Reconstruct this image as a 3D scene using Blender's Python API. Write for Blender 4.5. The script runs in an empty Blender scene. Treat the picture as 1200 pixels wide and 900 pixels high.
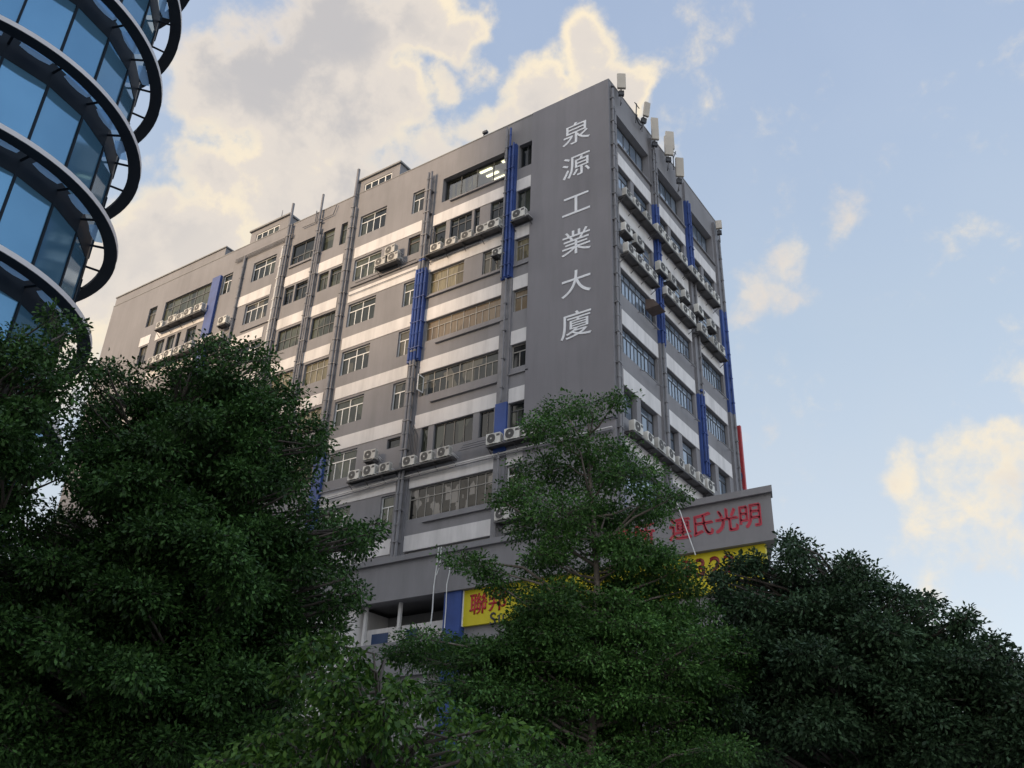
import bpy, bmesh, math, random
import numpy as np
from mathutils import Vector, Matrix

sc = bpy.context.scene
COL = sc.collection
rad = math.radians

# ------------------------------------------------------------------ camera
FPX = 1088.58                       # focal length in pixels of a 1200 x 900 picture
EYE = Vector((0.0, 0.0, 1.6))
def cam_matrix(yaw, pitch, roll):
    cp, sp = math.cos(pitch), math.sin(pitch)
    f = Vector((0, cp, sp)); u = Vector((0, -sp, cp)); r = Vector((1, 0, 0))
    cr, sr = math.cos(roll), math.sin(roll)
    r2 = cr * r + sr * u; u2 = -sr * r + cr * u
    m = Matrix((r2, u2, -f)).transposed()
    return Matrix.Rotation(yaw, 3, 'Z') @ m
RM = cam_matrix(rad(34.97914), rad(28.14974), rad(2.15375))
cam = bpy.data.cameras.new('camera')
cam.sensor_width = 36.0
cam.lens = FPX / 1200.0 * 36.0
cam.clip_end = 5000
camo = bpy.data.objects.new('camera', cam)
camo.matrix_world = Matrix.Translation(EYE) @ RM.to_4x4()
COL.objects.link(camo)
sc.camera = camo

def ray(x, y):
    return RM @ Vector(((x - 600) / FPX, -(y - 450) / FPX, -1.0))
def at(x, y, dist):                 # the point seen at a pixel, at a horizontal distance from the camera
    d = ray(x, y)
    return EYE + d * (dist / math.hypot(d.x, d.y))

# ------------------------------------------------------------------ world, sun, exposure
SUN_AZ, SUN_EL = (-0.50, -0.866), 16.0     # direction towards the sun in plan, elevation in degrees
sunv = Vector((SUN_AZ[0], SUN_AZ[1], 0)).normalized() * math.cos(rad(SUN_EL)) + Vector((0, 0, math.sin(rad(SUN_EL))))
sun = bpy.data.lights.new('sun', 'SUN')
sun.energy = 1.4
sun.angle = rad(11.0)
sun.color = (1.0, 0.74, 0.48)
suno = bpy.data.objects.new('sun', sun)
suno.rotation_euler = (-sunv).to_track_quat('-Z', 'Y').to_euler()
suno.location = (0, -20, 80)
COL.objects.link(suno)

sc.view_settings.view_transform = 'Standard'
sc.view_settings.look = 'None'
sc.view_settings.gamma = 1.0
sc.view_settings.exposure = 1.20
sc.view_settings.use_curve_mapping = False

W = bpy.data.worlds.new('World'); sc.world = W; W.use_nodes = True
wt = W.node_tree; wt.nodes.clear()
def N(t, kind, **kw):
    n = t.nodes.new(kind)
    for k, v in kw.items():
        if k.startswith('i_'):
            n.inputs[int(k[2:])].default_value = v
        else:
            setattr(n, k, v)
    return n
def wm(op, a, b=None, c=None, clamp=False):
    n = N(wt, 'ShaderNodeMath', operation=op, use_clamp=clamp)
    for i, v in enumerate((a, b, c)):
        if v is None: continue
        if isinstance(v, (int, float)): n.inputs[i].default_value = v
        else: wt.links.new(v, n.inputs[i])
    return n.outputs[0]
tc = N(wt, 'ShaderNodeTexCoord')
DIR = tc.outputs['Generated']
sky = N(wt, 'ShaderNodeTexSky', sky_type='NISHITA', sun_disc=False)
sky.sun_elevation = rad(SUN_EL)
sky.sun_rotation = math.atan2(sunv.x, sunv.y)
sky.air_density = 1.0; sky.dust_density = 2.2; sky.ozone_density = 1.0; sky.altitude = 0
def noise(vec, scale, detail=6, rough=0.55, dist=0.0):
    n = N(wt, 'ShaderNodeTexNoise'); n.inputs['Scale'].default_value = scale
    n.inputs['Detail'].default_value = detail; n.inputs['Roughness'].default_value = rough
    n.inputs['Distortion'].default_value = dist
    wt.links.new(vec, n.inputs['Vector']); return n.outputs['Fac']
def offs(vec, o):
    n = N(wt, 'ShaderNodeVectorMath', operation='ADD'); wt.links.new(vec, n.inputs[0]); n.inputs[1].default_value = o
    return n.outputs[0]
# cloud banks: directions (azimuth/elevation taken from the view) with an angular size
CLOUDS = [  # px, py, radius px, weight
    (262, 105, 62, 1.0), (240, 185, 55, .95), (330, 120, 85, 1.1), (400, 60, 85, 1.1), (420, 150, 95, 1.1), (330, 215, 95, 1.05),
    (480, 125, 50, 1.0), (545, 40, 42, 1.0), (515, 95, 34, .85), (500, 20, 55, 1.0), (560, 140, 40, .8), (520, 185, 55, .9),
    (640, 110, 58, 1.05), (700, 45, 48, 1.0), (720, 95, 52, 1.0), (610, 130, 35, .9), (690, 130, 60, 1.0),
    (215, 290, 95, .95), (150, 320, 80, .8), (420, 220, 70, 1.0), (80, 420, 90, .7),
    (900, 355, 46, .62), (925, 312, 40, .60), (985, 268, 40, .52), (975, 232, 22, .42), (878, 388, 30, .48), (945, 330, 40, .42),
    (1050, 543, 42, .66), (1110, 543, 58, .66), (1175, 535, 55, .64), (1165, 590, 75, .60), (1090, 590, 60, .5), (1120, 640, 90, .34),
]
def cloud_mask(vec):
    tot = None
    for (px, py, r, w) in CLOUDS:
        d = ray(px, py).normalized()
        dt = N(wt, 'ShaderNodeVectorMath', operation='DISTANCE')
        wt.links.new(vec, dt.inputs[0]); dt.inputs[1].default_value = d
        ar = r / FPX / ray(px, py).length
        m = N(wt, 'ShaderNodeMapRange', interpolation_type='SMOOTHERSTEP')
        m.inputs['From Min'].default_value = ar * 1.75; m.inputs['From Max'].default_value = 0.0
        m.inputs['To Min'].default_value = 0.0; m.inputs['To Max'].default_value = w
        wt.links.new(dt.outputs['Value'], m.inputs['Value'])
        tot = m.outputs[0] if tot is None else wm('SMOOTH_MAX', tot, m.outputs[0], 0.15)
    return tot
wob = N(wt, 'ShaderNodeTexNoise'); wob.inputs['Scale'].default_value = 5.0; wob.inputs['Detail'].default_value = 4
wt.links.new(DIR, wob.inputs['Vector'])
wv = N(wt, 'ShaderNodeVectorMath', operation='MULTIPLY_ADD')
wt.links.new(wob.outputs['Color'], wv.inputs[0]); wv.inputs[1].default_value = (.09, .09, .09); wv.inputs[2].default_value = (-.045, -.045, -.045)
wadd = N(wt, 'ShaderNodeVectorMath', operation='ADD'); wt.links.new(DIR, wadd.inputs[0]); wt.links.new(wv.outputs[0], wadd.inputs[1])
wob2 = N(wt, 'ShaderNodeTexNoise'); wob2.inputs['Scale'].default_value = 17.0; wob2.inputs['Detail'].default_value = 5
wt.links.new(DIR, wob2.inputs['Vector'])
wv2 = N(wt, 'ShaderNodeVectorMath', operation='MULTIPLY_ADD')
wt.links.new(wob2.outputs['Color'], wv2.inputs[0]); wv2.inputs[1].default_value = (.07, .07, .07); wv2.inputs[2].default_value = (-.035, -.035, -.035)
wadd2 = N(wt, 'ShaderNodeVectorMath', operation='ADD'); wt.links.new(wadd.outputs[0], wadd2.inputs[0]); wt.links.new(wv2.outputs[0], wadd2.inputs[1])
PV = wadd2.outputs[0]
mask = cloud_mask(PV)
# the rest of the sky (mostly behind the viewer) carries broken cloud as well
fbm = noise(DIR, 7.0, 9, 0.6, 0.3)
fine = noise(DIR, 26.0, 8, 0.62, 0.2)
tex = wm('ADD', wm('MULTIPLY', fbm, .55), wm('MULTIPLY', fine, .45))
dens0 = wm('ADD', mask, wm('MULTIPLY', wm('SUBTRACT', tex, .5), 2.3))
dn = N(wt, 'ShaderNodeMapRange', interpolation_type='SMOOTHSTEP')
dn.inputs['From Min'].default_value = .16; dn.inputs['From Max'].default_value = .74
wt.links.new(dens0, dn.inputs['Value'])
dens = dn.outputs[0]
thick = N(wt, 'ShaderNodeMapRange', interpolation_type='SMOOTHSTEP')
thick.inputs['From Min'].default_value = .45; thick.inputs['From Max'].default_value = 1.15
wt.links.new(dens0, thick.inputs['Value'])
patch = noise(DIR, 4.2, 5, .55, .5)
cf = wm('ADD', wm('MULTIPLY', thick.outputs[0], .62), wm('MULTIPLY', wm('SUBTRACT', patch, .45), 2.0), clamp=True)
ramp = N(wt, 'ShaderNodeValToRGB'); ramp.color_ramp.interpolation = 'EASE'
e = ramp.color_ramp.elements
e[0].position = 0.0; e[0].color = (.98, .85, .64, 1)
e[1].position = 1.0; e[1].color = (.56, .54, .54, 1)
m1 = ramp.color_ramp.elements.new(.4); m1.color = (.78, .71, .64, 1)
wt.links.new(cf, ramp.inputs['Fac'])
SKY_S = 0.125
bg1 = N(wt, 'ShaderNodeBackground'); bg1.inputs['Strength'].default_value = SKY_S
sepd = N(wt, 'ShaderNodeSeparateXYZ'); wt.links.new(DIR, sepd.inputs[0])
hz = N(wt, 'ShaderNodeMapRange', interpolation_type='SMOOTHSTEP'); wt.links.new(sepd.outputs['Z'], hz.inputs['Value'])
hz.inputs['From Min'].default_value = .0; hz.inputs['From Max'].default_value = 1.0; hz.inputs['To Min'].default_value = .85; hz.inputs['To Max'].default_value = .70
veil_n = noise(DIR, 3.0, 5, .55, .4)
veil = wm('ADD', hz.outputs[0], wm('MULTIPLY', wm('SUBTRACT', veil_n, .5), .35), clamp=True)
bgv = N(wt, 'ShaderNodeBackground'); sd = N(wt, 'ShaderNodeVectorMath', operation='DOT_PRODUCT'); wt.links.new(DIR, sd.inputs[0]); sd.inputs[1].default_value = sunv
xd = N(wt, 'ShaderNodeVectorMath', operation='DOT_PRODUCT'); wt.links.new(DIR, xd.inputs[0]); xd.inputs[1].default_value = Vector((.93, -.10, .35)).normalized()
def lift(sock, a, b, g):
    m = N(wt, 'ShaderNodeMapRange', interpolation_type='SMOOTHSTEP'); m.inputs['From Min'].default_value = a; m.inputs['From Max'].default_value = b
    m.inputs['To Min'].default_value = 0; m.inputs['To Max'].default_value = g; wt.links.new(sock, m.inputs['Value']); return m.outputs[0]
# the sky is far brighter round the low sun (behind the viewer); glow added on the right to brighten the end side
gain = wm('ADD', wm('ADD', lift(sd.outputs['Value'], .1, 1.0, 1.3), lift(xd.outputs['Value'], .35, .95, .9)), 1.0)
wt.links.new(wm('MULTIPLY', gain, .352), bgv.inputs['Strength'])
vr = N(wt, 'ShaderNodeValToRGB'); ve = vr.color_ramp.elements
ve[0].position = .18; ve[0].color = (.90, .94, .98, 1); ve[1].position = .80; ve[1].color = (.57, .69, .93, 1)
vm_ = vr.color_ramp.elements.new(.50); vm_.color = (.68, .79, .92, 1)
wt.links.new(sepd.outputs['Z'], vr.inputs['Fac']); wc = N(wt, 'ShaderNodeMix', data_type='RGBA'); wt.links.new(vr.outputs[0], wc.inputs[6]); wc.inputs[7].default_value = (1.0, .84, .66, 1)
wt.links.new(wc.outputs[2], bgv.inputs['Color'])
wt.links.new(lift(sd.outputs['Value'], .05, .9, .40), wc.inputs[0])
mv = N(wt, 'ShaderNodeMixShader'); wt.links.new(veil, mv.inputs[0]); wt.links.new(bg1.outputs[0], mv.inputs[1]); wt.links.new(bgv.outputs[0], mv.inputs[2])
wt.links.new(sky.outputs[0], bg1.inputs['Color'])
bg2 = N(wt, 'ShaderNodeBackground'); bg2.inputs['Strength'].default_value = 0.445
wt.links.new(ramp.outputs[0], bg2.inputs['Color'])
mx = N(wt, 'ShaderNodeMixShader')
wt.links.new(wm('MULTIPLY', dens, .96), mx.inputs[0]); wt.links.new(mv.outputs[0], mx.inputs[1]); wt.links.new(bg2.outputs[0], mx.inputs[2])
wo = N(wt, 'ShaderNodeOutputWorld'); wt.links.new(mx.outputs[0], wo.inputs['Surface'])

try:
    sc.cycles.use_denoising = True
    sc.cycles.max_bounces = 6; sc.cycles.diffuse_bounces = 3; sc.cycles.glossy_bounces = 3; sc.cycles.transparent_max_bounces = 6
    sc.cycles.transmission_bounces = 3
except Exception:
    pass

# ------------------------------------------------------------------ materials
def mat(name, col, rough=.7, var=.12, scale=1.5, metal=0.0, streak=0.0, spec=.5, bump=0.0, island=0.0, coat=0.0, objvar=0.0):
    m = bpy.data.materials.new(name); m.use_nodes = True; t = m.node_tree
    b = t.nodes['Principled BSDF']
    b.inputs['Roughness'].default_value = rough; b.inputs['Metallic'].default_value = metal
    b.inputs['Specular IOR Level'].default_value = spec; b.inputs['Coat Weight'].default_value = coat
    tcn = t.nodes.new('ShaderNodeTexCoord')
    n = t.nodes.new('ShaderNodeTexNoise'); n.inputs['Scale'].default_value = scale; n.inputs['Detail'].default_value = 6
    t.links.new(tcn.outputs['Object'], n.inputs['Vector'])
    mr = t.nodes.new('ShaderNodeMapRange'); mr.inputs['To Min'].default_value = 1 - var; mr.inputs['To Max'].default_value = 1 + var
    t.links.new(n.outputs['Fac'], mr.inputs['Value'])
    val = mr.outputs[0]
    mr.inputs['From Min'].default_value = .3; mr.inputs['From Max'].default_value = .7
    if streak:
        mp = t.nodes.new('ShaderNodeMapping'); mp.inputs['Scale'].default_value = (.9, .9, .10)
        t.links.new(tcn.outputs['Object'], mp.inputs['Vector'])
        n2 = t.nodes.new('ShaderNodeTexNoise'); n2.inputs['Scale'].default_value = 1.6; n2.inputs['Detail'].default_value = 7; n2.inputs['Roughness'].default_value = .65
        t.links.new(mp.outputs[0], n2.inputs['Vector'])
        m2 = t.nodes.new('ShaderNodeMapRange'); m2.inputs['From Min'].default_value = .42; m2.inputs['From Max'].default_value = .72
        m2.inputs['To Min'].default_value = 1.0; m2.inputs['To Max'].default_value = 1 - streak
        t.links.new(n2.outputs['Fac'], m2.inputs['Value'])
        mu = t.nodes.new('ShaderNodeMath'); mu.operation = 'MULTIPLY'
        t.links.new(val, mu.inputs[0]); t.links.new(m2.outputs[0], mu.inputs[1]); val = mu.outputs[0]
    if objvar:
        g = t.nodes.new('ShaderNodeObjectInfo')
        m3 = t.nodes.new('ShaderNodeMapRange'); m3.inputs['To Min'].default_value = 1 - objvar; m3.inputs['To Max'].default_value = 1 + objvar * .5
        t.links.new(g.outputs['Random'], m3.inputs['Value'])
        mu = t.nodes.new('ShaderNodeMath'); mu.operation = 'MULTIPLY'
        t.links.new(val, mu.inputs[0]); t.links.new(m3.outputs[0], mu.inputs[1]); val = mu.outputs[0]
    if island:
        g = t.nodes.new('ShaderNodeNewGeometry')
        m3 = t.nodes.new('ShaderNodeMapRange'); m3.inputs['To Min'].default_value = 1 - island; m3.inputs['To Max'].default_value = 1 + island
        t.links.new(g.outputs['Random Per Island'], m3.inputs['Value'])
        mu = t.nodes.new('ShaderNodeMath'); mu.operation = 'MULTIPLY'
        t.links.new(val, mu.inputs[0]); t.links.new(m3.outputs[0], mu.inputs[1]); val = mu.outputs[0]
    vs = t.nodes.new('ShaderNodeVectorMath'); vs.operation = 'SCALE'
    vs.inputs[0].default_value = col[:3]
    t.links.new(val, vs.inputs['Scale'])
    t.links.new(vs.outputs[0], b.inputs['Base Color'])
    if bump:
        bp = t.nodes.new('ShaderNodeBump'); bp.inputs['Strength'].default_value = bump; bp.inputs['Distance'].default_value = .02
        n4 = t.nodes.new('ShaderNodeTexNoise'); n4.inputs['Scale'].default_value = 12; n4.inputs['Detail'].default_value = 5
        t.links.new(tcn.outputs['Object'], n4.inputs['Vector'])
        t.links.new(n4.outputs['Fac'], bp.inputs['Height']); t.links.new(bp.outputs[0], b.inputs['Normal'])
    return m

def pane_mat(name, cols, refl=.12, fold=0.0, cell=1.1):
    """window glass: what hangs or stands behind it, or a painted reflection, under a glossy reflecting sheet"""
    m = bpy.data.materials.new(name); m.use_nodes = True; t = m.node_tree; b = t.nodes['Principled BSDF']
    tcn = t.nodes.new('ShaderNodeTexCoord')
    oi = t.nodes.new('ShaderNodeObjectInfo')
    ad = t.nodes.new('ShaderNodeVectorMath'); ad.operation = 'ADD'
    sca = t.nodes.new('ShaderNodeVectorMath'); sca.operation = 'SCALE'; sca.inputs[0].default_value = (17, 31, 7)
    t.links.new(oi.outputs['Random'], sca.inputs['Scale'])
    t.links.new(tcn.outputs['Object'], ad.inputs[0]); t.links.new(sca.outputs[0], ad.inputs[1])
    n = t.nodes.new('ShaderNodeTexVoronoi'); n.inputs['Scale'].default_value = cell; n.feature = 'F1'; n.distance = 'CHEBYCHEV'
    mp = t.nodes.new('ShaderNodeMapping'); mp.inputs['Scale'].default_value = (1.0, 1.0, .55)
    t.links.new(ad.outputs[0], mp.inputs['Vector']); t.links.new(mp.outputs[0], n.inputs['Vector'])
    sep = t.nodes.new('ShaderNodeSeparateColor'); t.links.new(n.outputs['Color'], sep.inputs[0])
    rp = t.nodes.new('ShaderNodeValToRGB'); rp.color_ramp.interpolation = 'CONSTANT'
    els = rp.color_ramp.elements
    els[0].color = (*cols[0], 1); els[0].position = 0
    els[1].color = (*cols[1 % len(cols)], 1); els[1].position = 1 / len(cols)
    for i in range(2, len(cols)):
        x = els.new(i / len(cols)); x.color = (*cols[i], 1)
    t.links.new(sep.outputs[0], rp.inputs['Fac'])
    wv_ = t.nodes.new('ShaderNodeTexNoise'); wv_.inputs['Scale'].default_value = 9
    mp2 = t.nodes.new('ShaderNodeMapping'); mp2.inputs['Scale'].default_value = (1.6, 1.6, .12)
    t.links.new(ad.outputs[0], mp2.inputs['Vector']); t.links.new(mp2.outputs[0], wv_.inputs['Vector'])
    mr = t.nodes.new('ShaderNodeMapRange'); mr.inputs['From Min'].default_value = .3; mr.inputs['From Max'].default_value = .7
    mr.inputs['To Min'].default_value = 1 - fold; mr.inputs['To Max'].default_value = 1 + fold
    t.links.new(wv_.outputs['Fac'], mr.inputs['Value'])
    vs = t.nodes.new('ShaderNodeVectorMath'); vs.operation = 'SCALE'
    t.links.new(rp.outputs[0], vs.inputs[0]); t.links.new(mr.outputs[0], vs.inputs['Scale'])
    t.links.new(vs.outputs[0], b.inputs['Base Color'])
    b.inputs['Roughness'].default_value = .8; b.inputs['Specular IOR Level'].default_value = 0
    gl = t.nodes.new('ShaderNodeBsdfGlossy'); gl.inputs['Roughness'].default_value = .04; gl.inputs['Color'].default_value = (.92, .96, 1, 1)
    nb = t.nodes.new('ShaderNodeTexNoise'); nb.inputs['Scale'].default_value = .9
    t.links.new(ad.outputs[0], nb.inputs['Vector'])
    bp = t.nodes.new('ShaderNodeBump'); bp.inputs['Strength'].default_value = .03; bp.inputs['Distance'].default_value = .05
    t.links.new(nb.outputs['Fac'], bp.inputs['Height']); t.links.new(bp.outputs[0], gl.inputs['Normal'])
    fr = t.nodes.new('ShaderNodeLayerWeight'); fr.inputs['Blend'].default_value = .30
    fm = t.nodes.new('ShaderNodeMapRange'); fm.inputs['To Min'].default_value = refl * .15; fm.inputs['To Max'].default_value = .45 if refl < 1 else .6
    t.links.new(fr.outputs['Fresnel'], fm.inputs['Value'])
    mix = t.nodes.new('ShaderNodeMixShader')
    t.links.new(fm.outputs[0], mix.inputs[0]); t.links.new(b.outputs[0], mix.inputs[1]); t.links.new(gl.outputs[0], mix.inputs[2])
    t.links.new(mix.outputs[0], t.nodes['Material Output'].inputs['Surface'])
    return m

def clear_glass(name, tint=(.8, .9, .9), refl=.12):
    m = bpy.data.materials.new(name); m.use_nodes = True; t = m.node_tree
    tr = t.nodes.new('ShaderNodeBsdfTransparent'); tr.inputs['Color'].default_value = (*tint, 1)
    gl = t.nodes.new('ShaderNodeBsdfGlossy'); gl.inputs['Roughness'].default_value = .03
    fr = t.nodes.new('ShaderNodeLayerWeight'); fr.inputs['Blend'].default_value = .3
    fm = t.nodes.new('ShaderNodeMapRange'); fm.inputs['To Min'].default_value = refl; fm.inputs['To Max'].default_value = .9
    t.links.new(fr.outputs['Fresnel'], fm.inputs['Value'])
    mix = t.nodes.new('ShaderNodeMixShader')
    t.links.new(fm.outputs[0], mix.inputs[0]); t.links.new(tr.outputs[0], mix.inputs[1]); t.links.new(gl.outputs[0], mix.inputs[2])
    t.links.new(mix.outputs[0], t.nodes['Material Output'].inputs['Surface'])
    return m

def leaf_mat(name, c1, c2, rough=.45, trans=.25):
    m = bpy.data.materials.new(name); m.use_nodes = True; t = m.node_tree; b = t.nodes['Principled BSDF']
    g = t.nodes.new('ShaderNodeNewGeometry')
    rp = t.nodes.new('ShaderNodeValToRGB')
    rp.color_ramp.elements[0].color = (*c1, 1); rp.color_ramp.elements[1].color = (*c2, 1)
    rp.color_ramp.elements[0].position = .12
    t.links.new(g.outputs['Random Per Island'], rp.inputs['Fac'])
    n = t.nodes.new('ShaderNodeTexNoise'); n.inputs['Scale'].default_value = .8; n.inputs['Detail'].default_value = 3
    tcn = t.nodes.new('ShaderNodeTexCoord'); t.links.new(tcn.outputs['Object'], n.inputs['Vector'])
    mr = t.nodes.new('ShaderNodeMapRange'); mr.inputs['From Min'].default_value = .3; mr.inputs['From Max'].default_value = .7
    mr.inputs['To Min'].default_value = .65; mr.inputs['To Max'].default_value = 1.35
    t.links.new(n.outputs['Fac'], mr.inputs['Value'])
    vs = t.nodes.new('ShaderNodeVectorMath'); vs.operation = 'SCALE'
    t.links.new(rp.outputs[0], vs.inputs[0]); t.links.new(mr.outputs[0], vs.inputs['Scale'])
    t.links.new(vs.outputs[0], b.inputs['Base Color'])
    b.inputs['Roughness'].default_value = rough; b.inputs['Specular IOR Level'].default_value = .2
    tl = t.nodes.new('ShaderNodeBsdfTranslucent')
    t.links.new(vs.outputs[0], tl.inputs['Color'])
    mix = t.nodes.new('ShaderNodeMixShader'); mix.inputs[0].default_value = trans
    t.links.new(b.outputs[0], mix.inputs[1]); t.links.new(tl.outputs[0], mix.inputs[2])
    t.links.new(mix.outputs[0], t.nodes['Material Output'].inputs['Surface'])
    return m

def emit_mat(name, col, s):
    m = bpy.data.materials.new(name); m.use_nodes = True; b = m.node_tree.nodes['Principled BSDF']
    b.inputs['Base Color'].default_value = (.8, .8, .75, 1)
    b.inputs['Emission Color'].default_value = (*col, 1); b.inputs['Emission Strength'].default_value = s
    return m

def soffit_mat():
    m = bpy.data.materials.new('blue_soffit_glass'); m.use_nodes = True; t = m.node_tree
    tr = t.nodes.new('ShaderNodeBsdfTransparent'); tr.inputs['Color'].default_value = (.42, .62, .82, 1)
    tl = t.nodes.new('ShaderNodeBsdfTranslucent'); tl.inputs['Color'].default_value = (.30, .46, .64, 1)
    n = t.nodes.new('ShaderNodeTexNoise'); n.inputs['Scale'].default_value = 1.5
    mr = t.nodes.new('ShaderNodeMapRange'); mr.inputs['To Min'].default_value = .45; mr.inputs['To Max'].default_value = .7
    t.links.new(n.outputs['Fac'], mr.inputs['Value'])
    mix = t.nodes.new('ShaderNodeMixShader'); t.links.new(mr.outputs[0], mix.inputs[0])
    t.links.new(tr.outputs[0], mix.inputs[1]); t.links.new(tl.outputs[0], mix.inputs[2])
    t.links.new(mix.outputs[0], t.nodes['Material Output'].inputs['Surface'])
    return m
M = {}
M['wall'] = mat('grey_wall_paint', (.235, .226, .232), .8, .10, .28, streak=.15, bump=.1)
M['sign_wall'] = mat('violet_grey_wall_paint', (.218, .207, .217), .8, .09, .25, streak=.13, bump=.1)
M['white'] = mat('off_white_paint', (.70, .67, .65), .75, .06, .8, streak=.24)
M['blue'] = mat('blue_paint', (.030, .070, .255), .6, .16, 1.2, streak=.3)
M['pipe'] = mat('grey_pipe_paint', (.20, .195, .205), .55, .15, 2.0, streak=.2)
M['pale_pipe'] = mat('pale_pipe_paint', (.62, .60, .58), .5, .1, 2.0, streak=.15)
M['dark'] = mat('dark_metal', (.045, .045, .05), .5, .2, 3.0)
M['rack'] = mat('rack_metal', (.085, .08, .08), .6, .3, 2.5, streak=.3)
M['frame_w'] = mat('white_window_frame', (.74, .73, .70), .4, .05, 4.0)
M['frame_d'] = mat('dark_window_frame', (.05, .052, .055), .4, .1, 4.0)
M['frame_g'] = mat('old_steel_frame', (.30, .28, .25), .5, .2, 4.0)
M['frame_b'] = mat('brown_window_frame', (.12, .085, .07), .5, .2, 4.0)
M['reveal'] = mat('window_reveal', (.16, .155, .155), .8, .1, 2.0)
M['ac'] = mat('air_conditioner_casing', (.62, .595, .54), .5, .14, 2.2, streak=.18, objvar=.30)
M['ac_dark'] = mat('fan_grille_metal', (.10, .095, .09), .6, .25, 6)
M['ant'] = mat('antenna_plastic', (.46, .41, .34), .5, .06, 2)
M['conc'] = mat('roof_concrete', (.26, .255, .25), .85, .12, .8, streak=.2)
M['asphalt'] = mat('asphalt', (.05, .05, .052), .9, .2, 3, bump=.3)
M['paving'] = mat('paving_concrete', (.24, .235, .225), .85, .15, 2, bump=.2)
M['paint'] = mat('road_paint', (.75, .74, .7), .6, .1, 3)
M['yellow'] = mat('yellow_sign_sheet', (.60, .50, .015), .5, .05, 1.5)
M['red'] = mat('red_lettering', (.42, .018, .02), .5, .1, 3)
M['redpaint'] = mat('red_wall_lettering', (.50, .05, .075), .7, .15, 5)
M['maroon'] = mat('maroon_lettering', (.20, .02, .018), .5, .1, 3)
M['black'] = mat('black_lettering', (.02, .02, .022), .5, .1, 3)
M['letter'] = mat('white_lettering', (.80, .80, .81), .6, .05, 3)
M['redsign'] = mat('red_sign_panel', (.42, .045, .05), .5, .12, 1.5)
M['cable'] = mat('white_cable', (.6, .6, .58), .5, .1, 4)
M['blackcable'] = mat('black_cable', (.03, .03, .032), .5, .1, 4)
M['tower_frame'] = mat('dark_blue_metal', (.012, .018, .027), .5, .15, 1.0, spec=.08)
M['soffit'] = soffit_mat()
M['ring'] = mat('ring_fin_metal', (.030, .040, .055), .6, .1, .6, spec=.15)
M['fascia'] = mat('pale_ring_edge', (.55, .53, .54), .4, .06, 1.0)
M['bluepanel'] = mat('dark_blue_panel', (.02, .05, .13), .4, .1, 2)
M['bark'] = mat('grey_bark', (.15, .125, .105), .9, .3, 5, bump=.6)
M['darkbark'] = mat('dark_bark', (.06, .05, .042), .9, .3, 5, bump=.6)
M['tan'] = mat('tan_wall', (.42, .34, .25), .8, .1, 1, streak=.2)
M['lamp'] = emit_mat('fluorescent_lamp', (1.0, .90, .62), 1.3)
M['ceil'] = mat('room_ceiling', (.55, .53, .48), .8, .05, 2)

M['p_dark'] = pane_mat('dark_window_glass', [(.010, .012, .012), (.016, .018, .016), (.007, .008, .009), (.03, .034, .028), (.05, .055, .042)], .09)
M['p_green'] = pane_mat('green_tinted_glass', [(.065, .072, .052), (.08, .085, .06), (.045, .05, .038), (.03, .034, .028)], .08, .25)
M['p_mix'] = pane_mat('curtained_glass', [(.03, .034, .03), (.11, .10, .075), (.024, .024, .024), (.075, .072, .055), (.02, .022, .02)], .09, .2)
M['p_tan'] = pane_mat('painted_tan_reflection_glass', [(.19, .14, .09), (.16, .12, .08), (.21, .16, .105)], .06, .12)  # tan reflection painted into the pane colour
M['p_curtain'] = pane_mat('yellow_curtain_glass', [(.21, .18, .11), (.16, .14, .085), (.12, .10, .06)], .07, .3)
M['p_sky'] = pane_mat('sky_painted_reflecting_glass', [(.17, .21, .27), (.12, .15, .19), (.22, .26, .32)], 1.6)  # sky blue painted into the pane colour beneath the real reflection
M['p_store'] = pane_mat('stacked_boxes_behind_glass', [(.012, .012, .011), (.022, .02, .018), (.008, .008, .008), (.22, .20, .18), (.03, .026, .022), (.010, .010, .010), (.018, .016, .015)], .05, cell=2.6)
M['glass'] = clear_glass('clear_window_glass', (.62, .68, .66), .10)

def tower_glass():
    m = bpy.data.materials.new('blue_curtain_glass'); m.use_nodes = True; t = m.node_tree; b = t.nodes['Principled BSDF']
    tcn = t.nodes.new('ShaderNodeTexCoord')
    n = t.nodes.new('ShaderNodeTexNoise'); n.inputs['Scale'].default_value = .35; n.inputs['Detail'].default_value = 3
    t.links.new(tcn.outputs['Object'], n.inputs['Vector'])
    g = t.nodes.new('ShaderNodeNewGeometry')
    rp = t.nodes.new('ShaderNodeValToRGB')
    rp.color_ramp.elements[0].color = (.075, .19, .32, 1); rp.color_ramp.elements[1].color = (.13, .29, .45, 1)
    mu = t.nodes.new('ShaderNodeMath'); mu.operation = 'MULTIPLY_ADD'; mu.inputs[1].default_value = .35
    t.links.new(g.outputs['Random Per Island'], mu.inputs[0]); t.links.new(n.outputs['Fac'], mu.inputs[2])
    t.links.new(mu.outputs[0], rp.inputs['Fac'])
    t.links.new(rp.outputs[0], b.inputs['Base Color'])
    b.inputs['Metallic'].default_value = .55; b.inputs['Roughness'].default_value = .06
    return m
M['tglass'] = tower_glass()

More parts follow.
